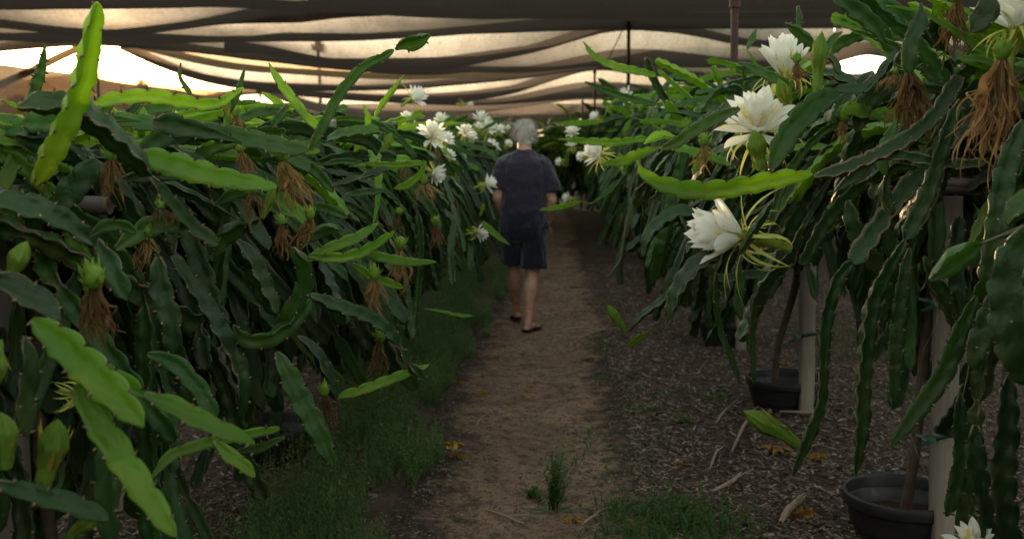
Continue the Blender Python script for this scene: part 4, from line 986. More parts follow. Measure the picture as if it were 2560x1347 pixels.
for k_, p in plants.items():
    dist = p.y
    hi = dist < 7
    nh, nu = (165, 130) if dist < 9 else (120, 100)
    if p.side > 0 and dist < 7: nh = 125
    if p.side < 0 and dist < 7: nh = 225
    S = grow(p, nh, nu, hi)
    # the ones nearest the camera that show are parts of their own, the rest is one part
    def score(s):
        m = s[0][len(s[0])//2]; vis = on_screen(m, 200)
        return -(10 if vis else 0)+np.linalg.norm(m-CP)-(.6*abs(m[0]) < 0)+(p.side*m[0])*1.2
    S.sort(key=score)
    room = max(0, 92-p.n)
    for s in S[:room]:
        b = Buf(); pts, w, kind, jn, tp, _ = s
        stem_into(b, pts, w, roll=rng.random()*6.28, lobe=.058, hi=hi, m=0, taper=tp, joints=jn, spine_m=1 if dist < 5 else None, cork={'old': .38 if rng.random() < (.5 if p.side > 0 else .15) else .02, 'mid': .0, 'young': 0}[kind], twist=rng.normal(0, .8))
        b.build('stem', [kind, 'spine'], p.e); p.n += 1
    rest = S[room:]
    if rest:
        b = Buf()
        for s in rest: into(b, s, False)
        tag(b.build('inner_stems', MATS3, p.e), kind='stuff')
    # woody trunk climbing the post out of the pot
    b = Buf()
    for q in range(2):
        o = rng.normal(0, .02, 2)
        tube(b, [(p.x-.10+q*.12+o[0], p.y+.13, .10), (p.x-.085+q*.11+o[0], p.y+.10+o[1], .38), (p.x-.05+q*.09, p.y+.07, .75), (p.x-.02+q*.04, p.y+.07, 1.15), (p.x+rng.normal(0, .1), p.y, 1.42)], [.022, .019, .021, .017, .02], 0, 7, .05)
    b.build('trunk', ['bark'], p.e)
    for n in range(8):
        t = np.array([p.x-p.side*rng.uniform(0, .5), p.y+rng.uniform(-1, 1), rng.uniform(.5, 1.2)])
        if t[1] < 2.4 or dist > 8: continue
        b = Buf(); tube(b, [t, t+rng.normal(0, .02, 3)-[0, 0, .07], t+rng.normal(0, .04, 3)-[0, 0, .16]], [.0012, .001, .0006], 0, 3, .05); b.build('aerial_root', ['stick'], p.e)

# ---- far plants of the rows, and the neighbouring rows
def far_mesh(nstem, nup, nfl, side, lighten=0):
    class Q: pass
    q = Q(); q.x, q.y, q.side = side*RX, 30., side
    S = grow(q, nstem, nup, False); b = Buf()
    for s in S: stem_into(b, s[0], s[1]*1.15, roll=rng.random()*6.28, lobe=.12, hi=False, m=min(2, MATS3.index(s[2])+lighten*int(rng.random() < .7)), taper=s[4], scal=.12)
    for i in range(nfl):
        c = np.array([q.x-side*rng.uniform(0, .55), q.y+rng.uniform(-.9, .9), rng.uniform(1.45, 1.95)])
        ax = np.array([-side*rng.random(), -rng.random(), rng.uniform(-.2, .7)]); ax /= np.linalg.norm(ax)
        for j in range(11):
            d, rad, _ = ring_dirs(ax, j*.57, .6); ribbon(b, c, d, -rad, .12, lambda t: .05*math.sin(math.pi*min(1, t+.1)), lambda t: -.4, 3, 4, 3, .4)
        for j in range(9):
            d, rad, _ = ring_dirs(ax, j*.7, 1.6); ribbon(b, c-ax*.03, d, ax, .12, lambda t: .012*(1-t*.6), lambda t: 1.3, 4, 5, 2)
        tube(b, [c, c-ax*.14], .012, 4, 5, .05)
    V = np.concatenate(b.V)-np.array([q.x, q.y, 0]); F = np.concatenate(b.F)
    return mk('dragon_fruit_plant', V, F, MATS3+['petal', 'sepal'], np.concatenate(b.m), np.concatenate(b.r), link=False)
FM = {(s, v): far_mesh(150, 70, 2, s) for s in (1, -1) for v in range(3)}
FC = [far_mesh(110, 170, 9, s, 2) for s in (1, -1)]  # lighter stem kinds swapped in to brighten the shaded end of the path
FB = {(s, v): far_mesh(110, 26, 1, s) for s in (1, -1) for v in range(2)}
for side, Y_ in ((1, YR), (-1, YL)):
    sd = {1: 'right', -1: 'left'}[side]
    ys_ = [1.75+2.02*k if side > 0 else .62+2.02*k for k in range(30)]
    for i, y in enumerate(ys_):
        if y < 13.5 or y > 46: continue
        o = bpy.data.objects.new('dragon_fruit_plant', FM[(side, i % 3)]); COL.objects.link(o); o.location = (side*RX, y, 0)
        sc = rng.uniform(.95, 1.1)*(1.0 if side > 0 else 1.02+.008*max(0, y-14)); o.scale = (1, 1, sc)
        o.rotation_euler.z = 0
        tag(o, f'distant dragon fruit cactus of the {sd} row, {["third", "second", "very"][min(2, i-20)]} last before the end' if i > 19 else f'distant dragon fruit cactus, {ORD[i]} of the {sd} row from the camera', 'cactus', f'far cactus plants of the {sd} row')
    for i in range(2):
        o = bpy.data.objects.new('dragon_fruit_plant', FC[0 if side > 0 else 1]); COL.objects.link(o); o.location = (side*(.5+.8*i), 19.5+2*i, 0)
        tag(o, f"cactus closing the far end of the path, {['nearer', 'farther'][i]} one on the {sd} side", 'cactus', 'cactus plants closing the path')
    for i in range(9):
        y = 4.5+2.3*i
        o = bpy.data.objects.new('dragon_fruit_plant', FB[(side, i % 2)]); COL.objects.link(o); o.location = (side*4.5, y, 0)
        tag(o, f'dark cactus glimpsed behind the {sd} row, {ORD[i]} of the next row from the camera', 'cactus', f'cactus plants of the next row to the {sd}')

# ================================================================== flowers, buds, withered flowers (parts of their plants)
def cvec(x, y, z):
    """direction given as picture right, picture up, towards the camera"""
    v = CM @ np.array([x, y, z], float); return v/(np.linalg.norm(v)+1e-9)
FL = [ # side, px, py, Y, petal px, facing, detail, opening
 (1, 1895, 318, 3.5, 104, (-.10, .78, .58), 2, .80), (1, 1962, 178, 3.9, 96, (-.08, 1, .1), 2, .18), (1, 1838, 588, 3.4, 128, (-.93, .22, .12), 2, .20),
 (1, 1497, 385, 5.4, 52, (-.85, .4, .25), 2, .45), (1, 2540, 60, 2.7, 105, (.1, 1, .1), 2, .5), (1, 2440, 1372, 2.3, 75, (0, 1, .5), 2, .8), (1, 1432, 332, 9.0, 28, (-.3, .7, .5), 1, .7),
 (1, 1662, 248, 7.0, 24, (-.8, .5, .3), 1, .5), (1, 1490, 293, 9.0, 22, (-.8, .5, .3), 1, .5), (1, 1430, 365, 8.4, 22, (-.2, .8, .3), 1, .5), (1, 1420, 495, 8.2, 20, (-.8, .3, .3), 1, .5), (1, 1455, 392, 7.4, 20, (-.8, .2, .5), 1, .5), (1, 1400, 405, 10.5, 16, (-.6, .3, .5), 1, .5),
 (-1, 1080, 338, 5.6, 50, (.1, .8, .6), 2, 1.0), (-1, 1016, 300, 7.0, 30, (0, 1, .2), 1, .6), (-1, 1103, 302, 7.8, 28, (-.2, .9, .3), 1, .6), (-1, 1163, 330, 7.6, 30, (.3, .7, .5), 1, .7), (-1, 1113, 352, 6.2, 34, (.5, .7, .3), 1, .6),
 (-1, 1248, 326, 10.5, 22, (.5, .7, .4), 1, .6), (-1, 1270, 360, 11, 16, (.4, .5, .4), 1, .6), (-1, 1196, 318, 10.8, 18, (.3, .8, .4), 1, .6), (-1, 1085, 432, 5.6, 40, (.75, -.35, .45), 2, .4), (-1, 1217, 460, 7.6, 36, (.85, .25, -.1), 1, .6),
 (-1, 1197, 580, 6.4, 36, (.85, -.1, .4), 1, .5), (-1, 1268, 322, 12.6, 14, (.4, .8, .4), 1, .6), (-1, 205, 985, 1.9, 62, (.3, -.2, -.6), 2, .3), (-1, 1180, 345, 9.2, 22, (.3, .8, .4), 1, .6), (-1, 1122, 392, 6.6, 26, (.3, .8, .4), 1, .6)]
for s, px, py, Y, pr, f, det, op in FL:
    flower(P(px, py, Y), cvec(*f), pr*(.82 if Y > 5 else 1)*Y/FPX, pl(s, Y).e, det, op)
BUDS = [(1, 1995, 1108, 2.75, (-.86, .52, .1), 165, .15), (1, 2030, 622, 3.3, (.5, .8, .1), 110, .14), (1, 2042, 232, 3.5, (.06, 1, .1), 150, .13), (1, 1905, 425, 3.2, (-.25, .9, .3), 105, .22), (1, 1980, 290, 3.5, (-.35, .8, .2), 100, .17), (1, 1562, 825, 4.3, (-.55, .8, .1), 80, .14),
 (-1, 105, 1215, 1.6, (.28, .95, .15), 190, .20), (-1, 25, 700, 1.7, (.45, .85, .15), 115, .22), (-1, -5, 850, 1.7, (.1, -1, .1), 110, .22), (-1, 15, 1170, 1.6, (-.05, 1, .1), 150, .22), (-1, 955, 388, 4.6, (.4, .9, .1), 62, .16), (-1, 352, 345, 2.6, (.12, 1, .1), 80, .17), (-1, 565, 320, 2.6, (.1, 1, .1), 90, .14), (-1, 428, 320, 2.8, (.1, 1, .1), 42, .2),
 (-1, 168, 1345, 1.6, (.75, .6, .1), 130, .16), (-1, 655, 545, 2.9, (.35, .85, .1), 95, .13), (-1, 1200, 540, 7, (.3, .9, .1), 34, .15)]
for s, px, py, Y, f, L, fat in BUDS:
    bud(P(px, py, Y), cvec(*f), L*Y/FPX, pl(s, Y).e, fat)
WI = [(1, 2392, 0, 2.9, 135, 46, .05, .3), (1, 2505, 150, 2.5, 255, 80, -.12, .5), (1, 2272, 178, 3.0, 175, 55, 0, .3), (1, 1992, 155, 3.6, 70, 22, .1, .2), (1, 2240, 185, 3.1, 40, 50, -.9, .2), (1, 1760, 360, 4.2, 75, 34, 0, .2), (1, 2105, 300, 3.6, 60, 26, 0, .2),
 (-1, 705, 398, 2.6, 125, 54, .38, .4), (-1, 632, 478, 2.5, 82, 52, 0, .3), (-1, 235, 712, 1.75, 165, 62, .05, .5), (-1, 278, 395, 2.3, 115, 60, 0, .3), (-1, 400, 520, 2.2, 60, 60, .3, .3), (-1, 370, 590, 2.25, 100, 42, -.05, .3), (-1, 702, 560, 2.9, 75, 32, .1, .3), (-1, 775, 545, 3.0, 78, 34, -.4, .3), (-1, 590, 290, 2.7, 70, 38, .1, .2),
 (-1, 935, 695, 3.2, 90, 44, 0, .3), (-1, 1000, 620, 3.8, 110, 40, .05, .3), (-1, 1090, 560, 4.4, 60, 24, 0, .2), (-1, 810, 985, 2.8, 80, 40, .15, .3), (-1, 600, 378, 2.8, 80, 50, .25, .3), (-1, 950, 850, 3.6, 95, 40, -.1, .2), (-1, 440, 300, 2.9, 52, 34, .1, .2), (-1, 285, 290, 2.5, 45, 90, .3, .2), (-1, 1060, 460, 4.6, 45, 70, .3, .2), (-1, 1090, 370, 5.6, 40, 28, 0, .2)]
for s, px, py, Y, L, wd, lean, fr in WI:
    l = cvec(lean, 0, 0)*abs(lean)
    withered(P(px, py, Y), L*Y/FPX, wd*Y/FPX, pl(s, Y).e, l, True, 64 if L > 120 else 36)
def free(c):
    x, y = proj(c)
    return not any(c[1] < w[4]+.6 and w[0]-60 < x < w[2]+60 and w[1]-60 < y < w[3]+20 for w in WIN)
# small random ones through the canopies
for k_, p in plants.items():
    for i in range(7 if p.y < 9 else 4):
        c = np.array([p.x-p.side*rng.uniform(.2, .8), p.y+rng.uniform(-.9, .9), rng.uniform(.75, 1.6)])
        if c[1] < 3.1 or abs(c[0]) < .55 or not free(c): continue
        withered(c, rng.uniform(.07, .12), .04, p.e, cvec(rng.normal(0, .2), 0, 0)*.2, True, 22)
    for i in range(4 if p.y > 4 else 1):
        c = np.array([p.x-p.side*rng.uniform(.2, .7), p.y+rng.uniform(-.9, .9), rng.uniform(1.4, 1.75)])
        if c[1] < 3.1 or not free(c+[0, 0, .1]): continue
        bud(c, np.array([-p.side*.3+rng.normal(0, .2), -.2, 1]), rng.uniform(.10, .17), p.e, .16)
    if p.y > 8:
        for i in range(2):
            c = np.array([p.x-p.side*rng.uniform(.1, .75), p.y+rng.uniform(-.9, .9), rng.uniform(1.5, 1.95 if p.side < 0 else 2.1)])
            if p.side < 0 and proj(c)[0] < 1000: continue
            flower(c, np.array([-p.side*rng.random(), -rng.random(), rng.uniform(0, 1)]), .115, p.e, 0, rng.uniform(.4, .8))

# ================================================================== litter on the ground: each one a thing
LIT = [(1125, 1112, 75, 'g', 'largest curled golden brown withered flower lying on the path'), (1140, 1142, 45, 'g', 'pale crumpled scrap just below the largest fallen flower'),
 (1270, 1007, 34, 'g', 'yellowish curled fallen flower near the middle of the path'), (1405, 972, 32, 'g', 'pale tan curled petal right of the path centre'), (1318, 972, 32, 'g', 'small orange brown petal between two curled ones'),
 (1208, 984, 40, 'g', 'flat orange brown petal on the left half of the path'), (1148, 960, 36, 'w', 'dark brown withered knob near the left weeds'), (1320, 908, 40, 'w', 'brown withered flower behind the small petals'), (1232, 897, 44, 'w', 'dull brown litter scrap below the walking man'),
 (1438, 1292, 70, 'g', 'long crumpled golden litter near the bottom, beside a grey stick'), (1470, 905, 34, 'w', 'dark brown scrap at the right edge of the path'), (1258, 745, 26, 'w', 'brown scrap left of the man, beside his legs'), (1438, 716, 34, 'g', 'golden brown litter right of the man, farther up the path'),
 (2045, 1150, 58, 'g', 'bright yellow and brown withered flower on the mulch under the long drooping stem'), (1955, 917, 46, 'g', 'yellow withered flower on the mulch beside the second pot'), (2010, 1300, 100, 'g', 'large golden rotting flower on the mulch at the bottom'), (1705, 1160, 42, 'g', 'orange rotting flower at the edge of the mulch'),
 (1940, 1130, 60, 'w', 'dark rotting flower hidden in the mulch'), (2290, 870, 40, 'g', 'orange scrap on the ground behind the hanging stems'), (1480, 770, 30, 'w', 'dull scrap where the right mulch begins'), (1140, 800, 30, 'w', 'orange brown scrap at the tips of the left weeds')]
for px, py, L, k, lab in LIT:
    g = gpt(px, min(py, 1500)); s = L*g[1]/FPX; b = Buf()
    for i in range(16):
        a = rng.random()*6.28; d = np.array([math.cos(a), math.sin(a)*.7, .25+.35*rng.random()]); st = np.array([g[0]+rng.normal(0, s*.16), g[1]+rng.normal(0, s*.12), hgt(g[0], g[1])+.018+s*.06*rng.random()])
        ribbon(b, st-d*s*.2, d, [0, 0, 1], s*(.4+.35*rng.random()), lambda t: s*.22*math.sin(math.pi*min(1, t*.9+.1))**.7, lambda t: 1.3, 0, 8, 4, .7, rng.normal(0, .9))
    o = b.build('fallen_flower', ['gold' if k == 'g' else 'wither']); tag(o, lab, 'fallen flower', 'fallen flowers on the ground')
STK = [((1215, 1270), (1262, 1290), (1310, 1300), .006, 'forked pale straw stick at the bottom of the path'), ((1455, 1345-42), (1480, 1292), (1512, 1278), .006, 'straight grey stick beside the crumpled golden litter'), ((1445, 852), (1490, 838), (1540, 828), .006, 'thin pale stick on the path behind the pale petal'),
 ((1360, 938), (1420, 936), (1440, 930), .005, 'short dry stalk across the middle of the path'), ((1780, 1240), (1830, 1220), (1852, 1190), .010, 'crooked whitish stick on the mulch near the bottom'), ((1790, 1065), (1805, 1050), (1818, 1032), .006, 'short straight stick below the hanging bud'), ((1830, 1130), (1860, 1080), (1880, 1052), .008, 'dark forked twig right of the hanging bud'),
 ((1950, 1046), (2000, 1055), (2060, 1052), .008, 'pale stick lying in front of the second right post'), ((1950, 1330), (1975, 1300), (2010, 1265), .016, 'thick dead grey cactus stem lying on the mulch'), ((1190, 1065), (1197, 1055), (1203, 1042), .005, 'tiny straw stick left of the path centre'), ((1380, 832), (1440, 826), (1490, 824), .006, 'green and brown cut stalk right of the walking man'), ((1775, 1175), (1785, 1150), (1792, 1125), .006, 'curved thin twig among the chips')]
for a, b_, c, r, lab in STK:
    pts = [gpt(*q) for q in (a, b_, c)]
    pts = [np.array([q[0], q[1], hgt(q[0], q[1])+.016+r+(.012 if i == 1 else 0)]) for i, q in enumerate(pts)]
    b = Buf(); tube(b, pts, [r*.6, r, r*.5], 0, 6, .02)
    d = pts[1]-pts[0]; tube(b, [pts[1], pts[1]+d*.4+np.array([.02, .03, .005]), pts[1]+d*.7+np.array([.05, .07, .0])], [r*.5, r*.4, r*.2], 0, 5, .02)
    tag(b.build('dry_stick', ['stick']), lab, 'stick', 'dry sticks on the ground')

# ================================================================== the walking man
SKIN = lambda t: prin(t, mixc(t, noi(t, 40, 4, objco(t)), (.36, .17, .11), (.46, .24, .165)), .55, .35, bump(t, noi(t, 150, 3, objco(t)), .15, .002))
def skin_b(t):
    n = t.nodes.new('ShaderNodeBsdfPrincipled'); co = objco(t)
    t.links.new(mixc(t, ramp(t, noi(t, 14, 4, co), [(.35, 0), (.65, 1)]), (.34, .17, .12), (.50, .28, .20)), n.inputs['Base Color'])
    n.inputs['Roughness'].default_value = .5; n.inputs['Subsurface Weight'].default_value = .15; n.inputs['Subsurface Radius'].default_value = (.02, .008, .004)
    t.links.new(bump(t, noi(t, 160, 3, co), .2, .002), n.inputs['Normal'])
    return n.outputs[0]
M['skin'] = mat('skin', skin_b)
def cloth_b(c1, c2, sc=5):
    def b(t):
        co = objco(t); n1 = noi(t, sc, 4, co); n2 = noi(t, 300, 2, co)
        mp = N(t, 'ShaderNodeMapping'); t.links.new(co, mp.inputs['Vector']); mp.inputs['Scale'].default_value = (7, 7, 3.0)
        w = noi(t, 1.6, 4, mp.outputs[0], .5)
        n = t.nodes.new('ShaderNodeBsdfPrincipled'); t.links.new(mixc(t, n1, c1, c2), n.inputs['Base Color'])
        n.inputs['Roughness'].default_value = .9; n.inputs['Specular IOR Level'].default_value = .1; n.inputs['Sheen Weight'].default_value = .25
        t.links.new(bump(t, mth(t, 'ADD', mth(t, 'MULTIPLY', w, 1.0), mth(t, 'MULTIPLY', n2, .03)), .8, .05), n.inputs['Normal'])
        return n.outputs[0]
    return b
M['shirt'] = mat('navy_shirt', cloth_b((.022, .019, .034), (.034, .028, .046)))
M['shorts'] = mat('dark_shorts', cloth_b((.008, .011, .019), (.014, .018, .030)))
M['hair'] = mat('grey_hair', lambda t: prin(t, mixc(t, noi(t, 45, 4, objco(t), .7), (.22, .20, .18), (.88, .85, .80)), .6, .4, bump(t, noi(t, 60, 3, objco(t)), .6, .01)))
M['rubber'] = mat('black_rubber', lambda t: prin(t, mixc(t, noi(t, 30, 2, objco(t)), (.010, .009, .009), (.03, .026, .024)), .7, .3))
M['eye'] = mat('eye', lambda t: prin(t, (.7, .68, .64), .2, .5))
MY = 8.6
def el_rings(b, rings, k=28, cap=True):
    """rings: centre, rx, ry (ellipse in the horizontal plane) -> closed loft"""
    a = np.linspace(0, 2*np.pi, k, endpoint=False); V = []
    for c, rx, ry in rings:
        for t in a: V.append((c[0]+rx*math.cos(t), c[1]+ry*math.sin(t), c[2]))
    b.add(V, gfc(len(rings), k, True))
    if cap:
        for r_, s in ((0, 1), (len(rings)-1, -1)):
            c = rings[r_][0]; V2 = [V[r_*k+j] for j in range(k)]+[c]
            b.add(V2, [(j, (j+1) % k, k, k) if False else (j, (j+1) % k, k) for j in range(k)] if False else np.array([(j, (j+1) % k, k, j) for j in range(k)]))
def limb(b, pts, rad, k=16, flat=1.0, n0=(0, 1, 0), caps=True):
    D, u = crom(np.hstack([np.asarray(pts, float), np.asarray(rad, float)[:, None]]), .02)
    T, A, B = frames(D[:, :3], n0); a = np.linspace(0, 2*np.pi, k, endpoint=False)
    V = D[:, None, :3]+D[:, 3][:, None, None]*(np.cos(a)[None, :, None]*A[:, None]*flat+np.sin(a)[None, :, None]*B[:, None])
    b.add(V, gfc(len(D), k, True))
    for i, s in ((0, -1), (len(D)-1, 1)):
        c = D[i, :3]+(T[i]*D[i, 3]*s*.75 if caps else 0); prev = V[i]
        if caps:
            m_ = D[i, :3]+T[i]*D[i, 3]*s*.5+(V[i]-D[i, :3])*.8; b.add(np.vstack([V[i], m_]), gfc(2, k, True)); prev = m_
        b.add(np.vstack([prev, [c]]), np.array([(j, (j+1) % k, k, j) for j in range(k)]))
def blob(b, c, r, k=18, rot=None):
    V = []
    for i in range(k//2+1):
        th = math.pi*i/(k//2)
        for j in range(k):
            v = Vector((math.sin(th)*math.cos(j*6.28318/k)*r[0], math.sin(th)*math.sin(j*6.28318/k)*r[1], math.cos(th)*r[2]))
            if rot: v = rot @ v
            V.append((c[0]+v.x, c[1]+v.y, c[2]+v.z))
    b.add(V, gfc(k//2+1, k, True))
def fuse(b, name, m, parent, vox=.007, smooth=6, disp=None):
    """one continuous surface out of overlapping closed shapes"""
    V = np.concatenate(b.V); F = np.concatenate(b.F); faces = [tuple(dict.fromkeys(f)) for f in F.tolist()]
    me = bpy.data.meshes.new(name); me.from_pydata([tuple(v) for v in V.tolist()], [], [f for f in faces if len(f) > 2]); me.validate()
    o = bpy.data.objects.new(name, me); COL.objects.link(o)
    r = o.modifiers.new('r', 'REMESH'); r.mode = 'VOXEL'; r.voxel_size = vox
    if smooth: s = o.modifiers.new('s', 'SMOOTH'); s.factor = .5; s.iterations = smooth
    if disp:
        tx = bpy.data.textures.new(name+'_folds', 'CLOUDS'); tx.noise_scale = disp[1]; tx.noise_depth = 3
        d = o.modifiers.new('d', 'DISPLACE'); d.texture = tx; d.strength = disp[0]; d.mid_level = .5
    bpy.context.view_layer.update()
    ev = o.evaluated_get(bpy.context.evaluated_depsgraph_get()); me2 = bpy.data.meshes.new_from_object(ev)
    o.modifiers.clear(); o.data = me2; bpy.data.meshes.remove(me); me2.name = name
    me2.materials.clear(); me2.materials.append(M[m]); me2.polygons.foreach_set('use_smooth', np.ones(len(me2.polygons), dtype=bool))
    c = np.zeros(len(me2.vertices)*3, dtype=np.float32); me2.vertices.foreach_get('co', c); c = c.reshape(-1, 3); ctr = (c.min(0)+c.max(0))/2
    me2.vertices.foreach_set('co', (c-ctr).ravel()); me2.update(); o.location = ctr.tolist()
    if parent is not None: sub(o, parent)
    return o
man = empty('person', (-.23, MY, 0), 'grey haired man in navy t-shirt and dark shorts walking away down the path', 'person')
b = Buf()
X0 = -.228
# head, turned a little to the left and bent down
hr = Matrix.Rotation(R(12), 3, 'Z') @ Matrix.Rotation(R(-14), 3, 'X')
hc = Vector((X0, MY+.045, 1.605))
blob(b, hc, (.073, .092, .108), 24, hr)
blob(b, hc+hr @ Vector((0, .03, -.055)), (.058, .066, .068), 20, hr)
blob(b, hc+hr @ Vector((0, .10, -.012)), (.013, .022, .022), 12, hr)          # nose
blob(b, hc+hr @ Vector((0, .088, -.052)), (.024, .012, .009), 12, hr)         # mouth
blob(b, hc+hr @ Vector((0, .080, .028)), (.050, .018, .010), 12, hr)          # brow
for s in (-1, 1):
    e = hc+hr @ Vector((s*.078, -.002, -.012)); blob(b, e, (.009, .020, .033), 14, hr @ Matrix.Rotation(R(25*s), 3, 'Z'))
    blob(b, e+Vector((0, -.006, -.004)), (.014, .012, .022), 12, hr)
limb(b, [(X0, MY-.005, 1.38), (X0, MY+.005, 1.46), (X0, MY+.03, 1.55)], [.075, .060, .056], flat=1.0)
# trunk
el_rings(b, [((X0-.005, MY, .86), .165, .115), ((X0-.005, MY, .95), .165, .115), ((X0, MY, 1.08), .155, .10), ((X0, MY, 1.22), .168, .11), ((X0, MY-.01, 1.33), .172, .105), ((X0, MY-.01, 1.40), .12, .08), ((X0, MY-.005, 1.45), .06, .05)])
AR = {}
for s, sh, elb, wr in ((-1, (-.385, MY-.005, 1.375), (-.455, MY-.02, 1.085), (-.405, MY+.17, .875)), (1, (-.070, MY-.005, 1.365), (.003, MY-.02, 1.07), (-.045, MY+.16, .855))):
    sh, elb, wr = map(lambda q: np.array(q, float), (sh, elb, wr))
    limb(b, [sh, sh*.5+elb*.5, elb], [.056, .048, .041]); limb(b, [elb, elb*.62+wr*.38, wr], [.040, .042, .027])
    # palm and fingers hanging in front of the pocket
    d = wr-elb; d /= np.linalg.norm(d); pm = wr+d*.05; side = np.array([-s, .0, 0.0]); side -= d*(side@d); side /= np.linalg.norm(side); nn = np.cross(d, side)
    limb(b, [wr-d*.01, pm, wr+d*.085], [.026, .038, .036], flat=.42, n0=nn)
    for q, (off, ln, r_) in enumerate(((-.028, .066, .0085), (-.010, .076, .009), (.009, .072, .0088), (.026, .056, .0078))):
        k0 = wr+d*.082+side*off; curl = -nn*s*(.45+.12*q)
        k1 = k0+(d+curl*.35)*ln*.45; k2 = k1+(d*.7+curl)*ln*.35; k3 = k2+(d*.2+curl*1.3)*ln*.28
        limb(b, [k0-d*.015, k0, k1, k2, k3], [r_*1.05, r_*1.1, r_, r_*.9, r_*.75], 10)
    t0 = wr+d*.028-side*.026; t1 = t0-side*.022+d*.025-nn*s*.01; t2 = t1-side*.006+d*.028-nn*s*.014
    limb(b, [t0, t1, t2], [.012, .0105, .008], 10)
# legs
for hip, kn, an, toe, heelz, out in (((-.318, MY, .88), (-.325, MY+.12, .49), (-.300, MY+.30, .105), (-.03, .19), .0, 0), ((-.150, MY-.01, .88), (-.160, MY-.02, .47), (-.192, MY-.17, .075), (.075, .175), .0, 1)):
    hip, kn, an = map(lambda q: np.array(q, float), (hip, kn, an))
    limb(b, [hip, hip*.5+kn*.5, kn], [.092, .078, .056]); calf = kn*.68+an*.32+np.array([0, -.018, 0])
    limb(b, [kn, calf, kn*.3+an*.7, an, an-[0, .0, .03]], [.053, .0595, .040, .033, .036])
    f = np.array([toe[0], toe[1], 0]); f /= np.linalg.norm(f); zt = an[2]-.045
    h0 = an+np.array([0, 0, -.045])-f*.035; lift = 0.02 if out == 0 else 0
    limb(b, [h0, an+f*.05+[0, 0, -.035-lift*.3], an+f*.12+[0, 0, -.047-lift], an+f*.165+[0, 0, -.052-lift]], [.031, .037, .040, .034], flat=.62, n0=(0, 0, 1))
    s_ = np.array([f[1], -f[0], 0])
    for q in range(5):
        o = -.030+.015*q; tl = .045-.006*abs(q-(0 if out else 4))*.9
        c = an+f*.175+s_*o+[0, 0, -.056-lift]; limb(b, [c-f*.015, c+f*tl*.5, c+f*tl], [.0095, .009, .007], 8)
fuse(b, 'body', 'skin', man, .0065, 4)
# hair
b = Buf(); blob(b, hc+hr @ Vector((0, -.012, .022)), (.092, .104, .106), 26, hr); blob(b, hc+hr @ Vector((0, -.035, -.028)), (.072, .062, .060), 20, hr)
blob(b, hc+hr @ Vector((0, -.045, -.07)), (.050, .035, .032), 16, hr)
hair = fuse(b, 'hair', 'hair', man, .006, 2, (.040, .045))
b = Buf()
for i in range(3400):
    d = rng.normal(size=3); d /= np.linalg.norm(d)
    if d[1] > .55 or d[2] < -.75 or (d[2] < -.15 and d[1] > .0): continue
    c = np.array(hc)+np.array(hr @ Vector((d*[.090, .102, .106]+[0, -.014, .020]).tolist()))
    dd = np.array(hr @ Vector((float(d[0])*.5+.35*math.sin(i), float(d[1])*.35-.3, float(d[2])*.3-.75))); dd /= np.linalg.norm(dd)
    L = rng.uniform(.025, .065); dn = np.array(hr @ Vector(d.tolist()))
    ribbon(b, c, dd+dn*.55, dn, L, lambda t: .0035*(1.05-t), lambda t: -.8+1.6*((i*37) % 10)/10, 0, 4, 2)
st = b.build('hair_tufts', ['hair']); sub(st, man); st.parent = hair; st.location = Vector(st.location)+man.location-(man.location+hair.location)
for s in (-1, 1):
    b = Buf(); blob(b, hc+hr @ Vector((s*.030, .083, .010)), (.012, .010, .010), 12); b.build('eye', ['eye'], man)
# t-shirt: trunk and two short sleeves, cut flat at the hems
b = Buf()
el_rings(b, [((-.232, MY, .845), .208, .140), ((-.232, MY, .93), .202, .138), ((-.230, MY, 1.05), .190, .130), ((-.226, MY, 1.18), .192, .130), ((X0, MY-.005, 1.29), .200, .132), ((X0, MY-.01, 1.37), .190, .120), ((X0, MY-.01, 1.425), .145, .095), ((X0, MY, 1.462), .088, .078), ((X0, MY+.01, 1.485), .070, .068)], 36)
limb(b, [(-.30, MY, 1.385), (-.375, MY, 1.365), (-.425, MY, 1.27), (-.448, MY-.005, 1.165)], [.070, .078, .076, .077], flat=1.1, caps=False)
limb(b, [(-.16, MY, 1.38), (-.082, MY, 1.355), (-.026, MY, 1.25), (.002, MY-.005, 1.135)], [.070, .078, .076, .078], flat=1.1, caps=False)
fuse(b, 't_shirt', 'shirt', man, .0075, 4, (.034, .10))
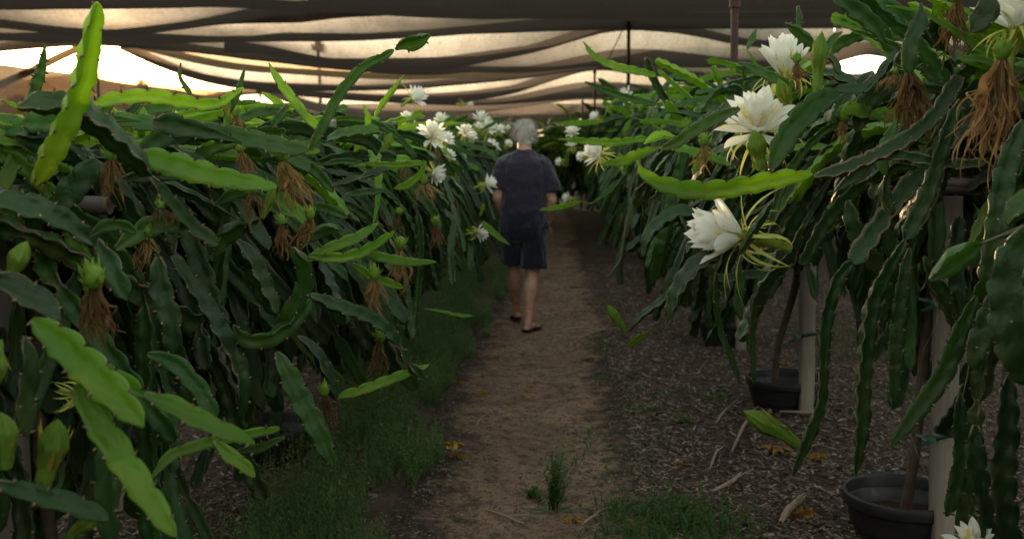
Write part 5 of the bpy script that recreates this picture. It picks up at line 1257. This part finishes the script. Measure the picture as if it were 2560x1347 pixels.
# shorts
b = Buf()
el_rings(b, [((-.233, MY, .98), .190, .130), ((-.234, MY, .90), .198, .145), ((-.235, MY, .80), .198, .140), ((-.236, MY, .76), .185, .12)], 32)
limb(b, [(-.322, MY, .86), (-.328, MY+.03, .70), (-.334, MY+.08, .545)], [.098, .098, .094], flat=1.05, caps=False)
limb(b, [(-.150, MY, .86), (-.146, MY-.01, .68), (-.148, MY-.03, .505)], [.098, .108, .112], flat=1.0, caps=False)
blob(b, (-.295, MY-.06, .84), (.10, .085, .12)); blob(b, (-.172, MY-.06, .84), (.10, .085, .12))
fuse(b, 'shorts', 'shorts', man, .0075, 4, (.018, .09))
# flip flops
for (ax_, ay, az_), f, lift in (((-.300, MY+.30, .105), (-.03, .19), .02), ((-.192, MY-.17, .075), (.075, .175), 0.)):
    f = np.array([f[0], f[1], 0.]); f /= np.linalg.norm(f); s_ = np.array([f[1], -f[0], 0]); b = Buf(); V = []
    outl = [(-.07, .030), (-.04, .037), (.02, .034), (.08, .040), (.14, .046), (.19, .040), (.225, .018)]
    for top in (0, 1):
        for (l, w_) in outl:
            zz = az_-.076-lift*max(0, l/.2)+top*.016+.004
            for q in (-1, -.5, .5, 1): V.append(np.array([ax_, ay, 0])+f*l+s_*w_*q+[0, 0, max(zz, .012+.016*top)-.004*(abs(q) == 1)*(1 if top else -1)])
    n = len(outl)*4; F = [tuple(x) for x in gfc(len(outl), 4).tolist()]+[tuple(x) for x in (gfc(len(outl), 4)+n).tolist()]
    bd = [i*4 for i in range(len(outl))]+[len(outl)*4-3, len(outl)*4-2]+[i*4+3 for i in range(len(outl)-1, -1, -1)]+[2, 1]
    F += [(bd[i], bd[(i+1) % len(bd)], bd[(i+1) % len(bd)]+n, bd[i]+n) for i in range(len(bd))]
    b.add(V, F)
    fo = b.build('flip_flop', ['rubber'], man, smooth=False)
    b = Buf(); base = np.array([ax_, ay, az_-.05-lift])
    for q in (-1, 1): tube(b, [base+f*.03+s_*.036*q+[0, 0, -.012], base+f*.09+s_*.030*q+[0, 0, .022], base+f*.165+s_*.004*q+[0, 0, .006]], .006, 0, 6, .02)
    b.build('strap', ['rubber'], man)
bpy.context.view_layer.update()
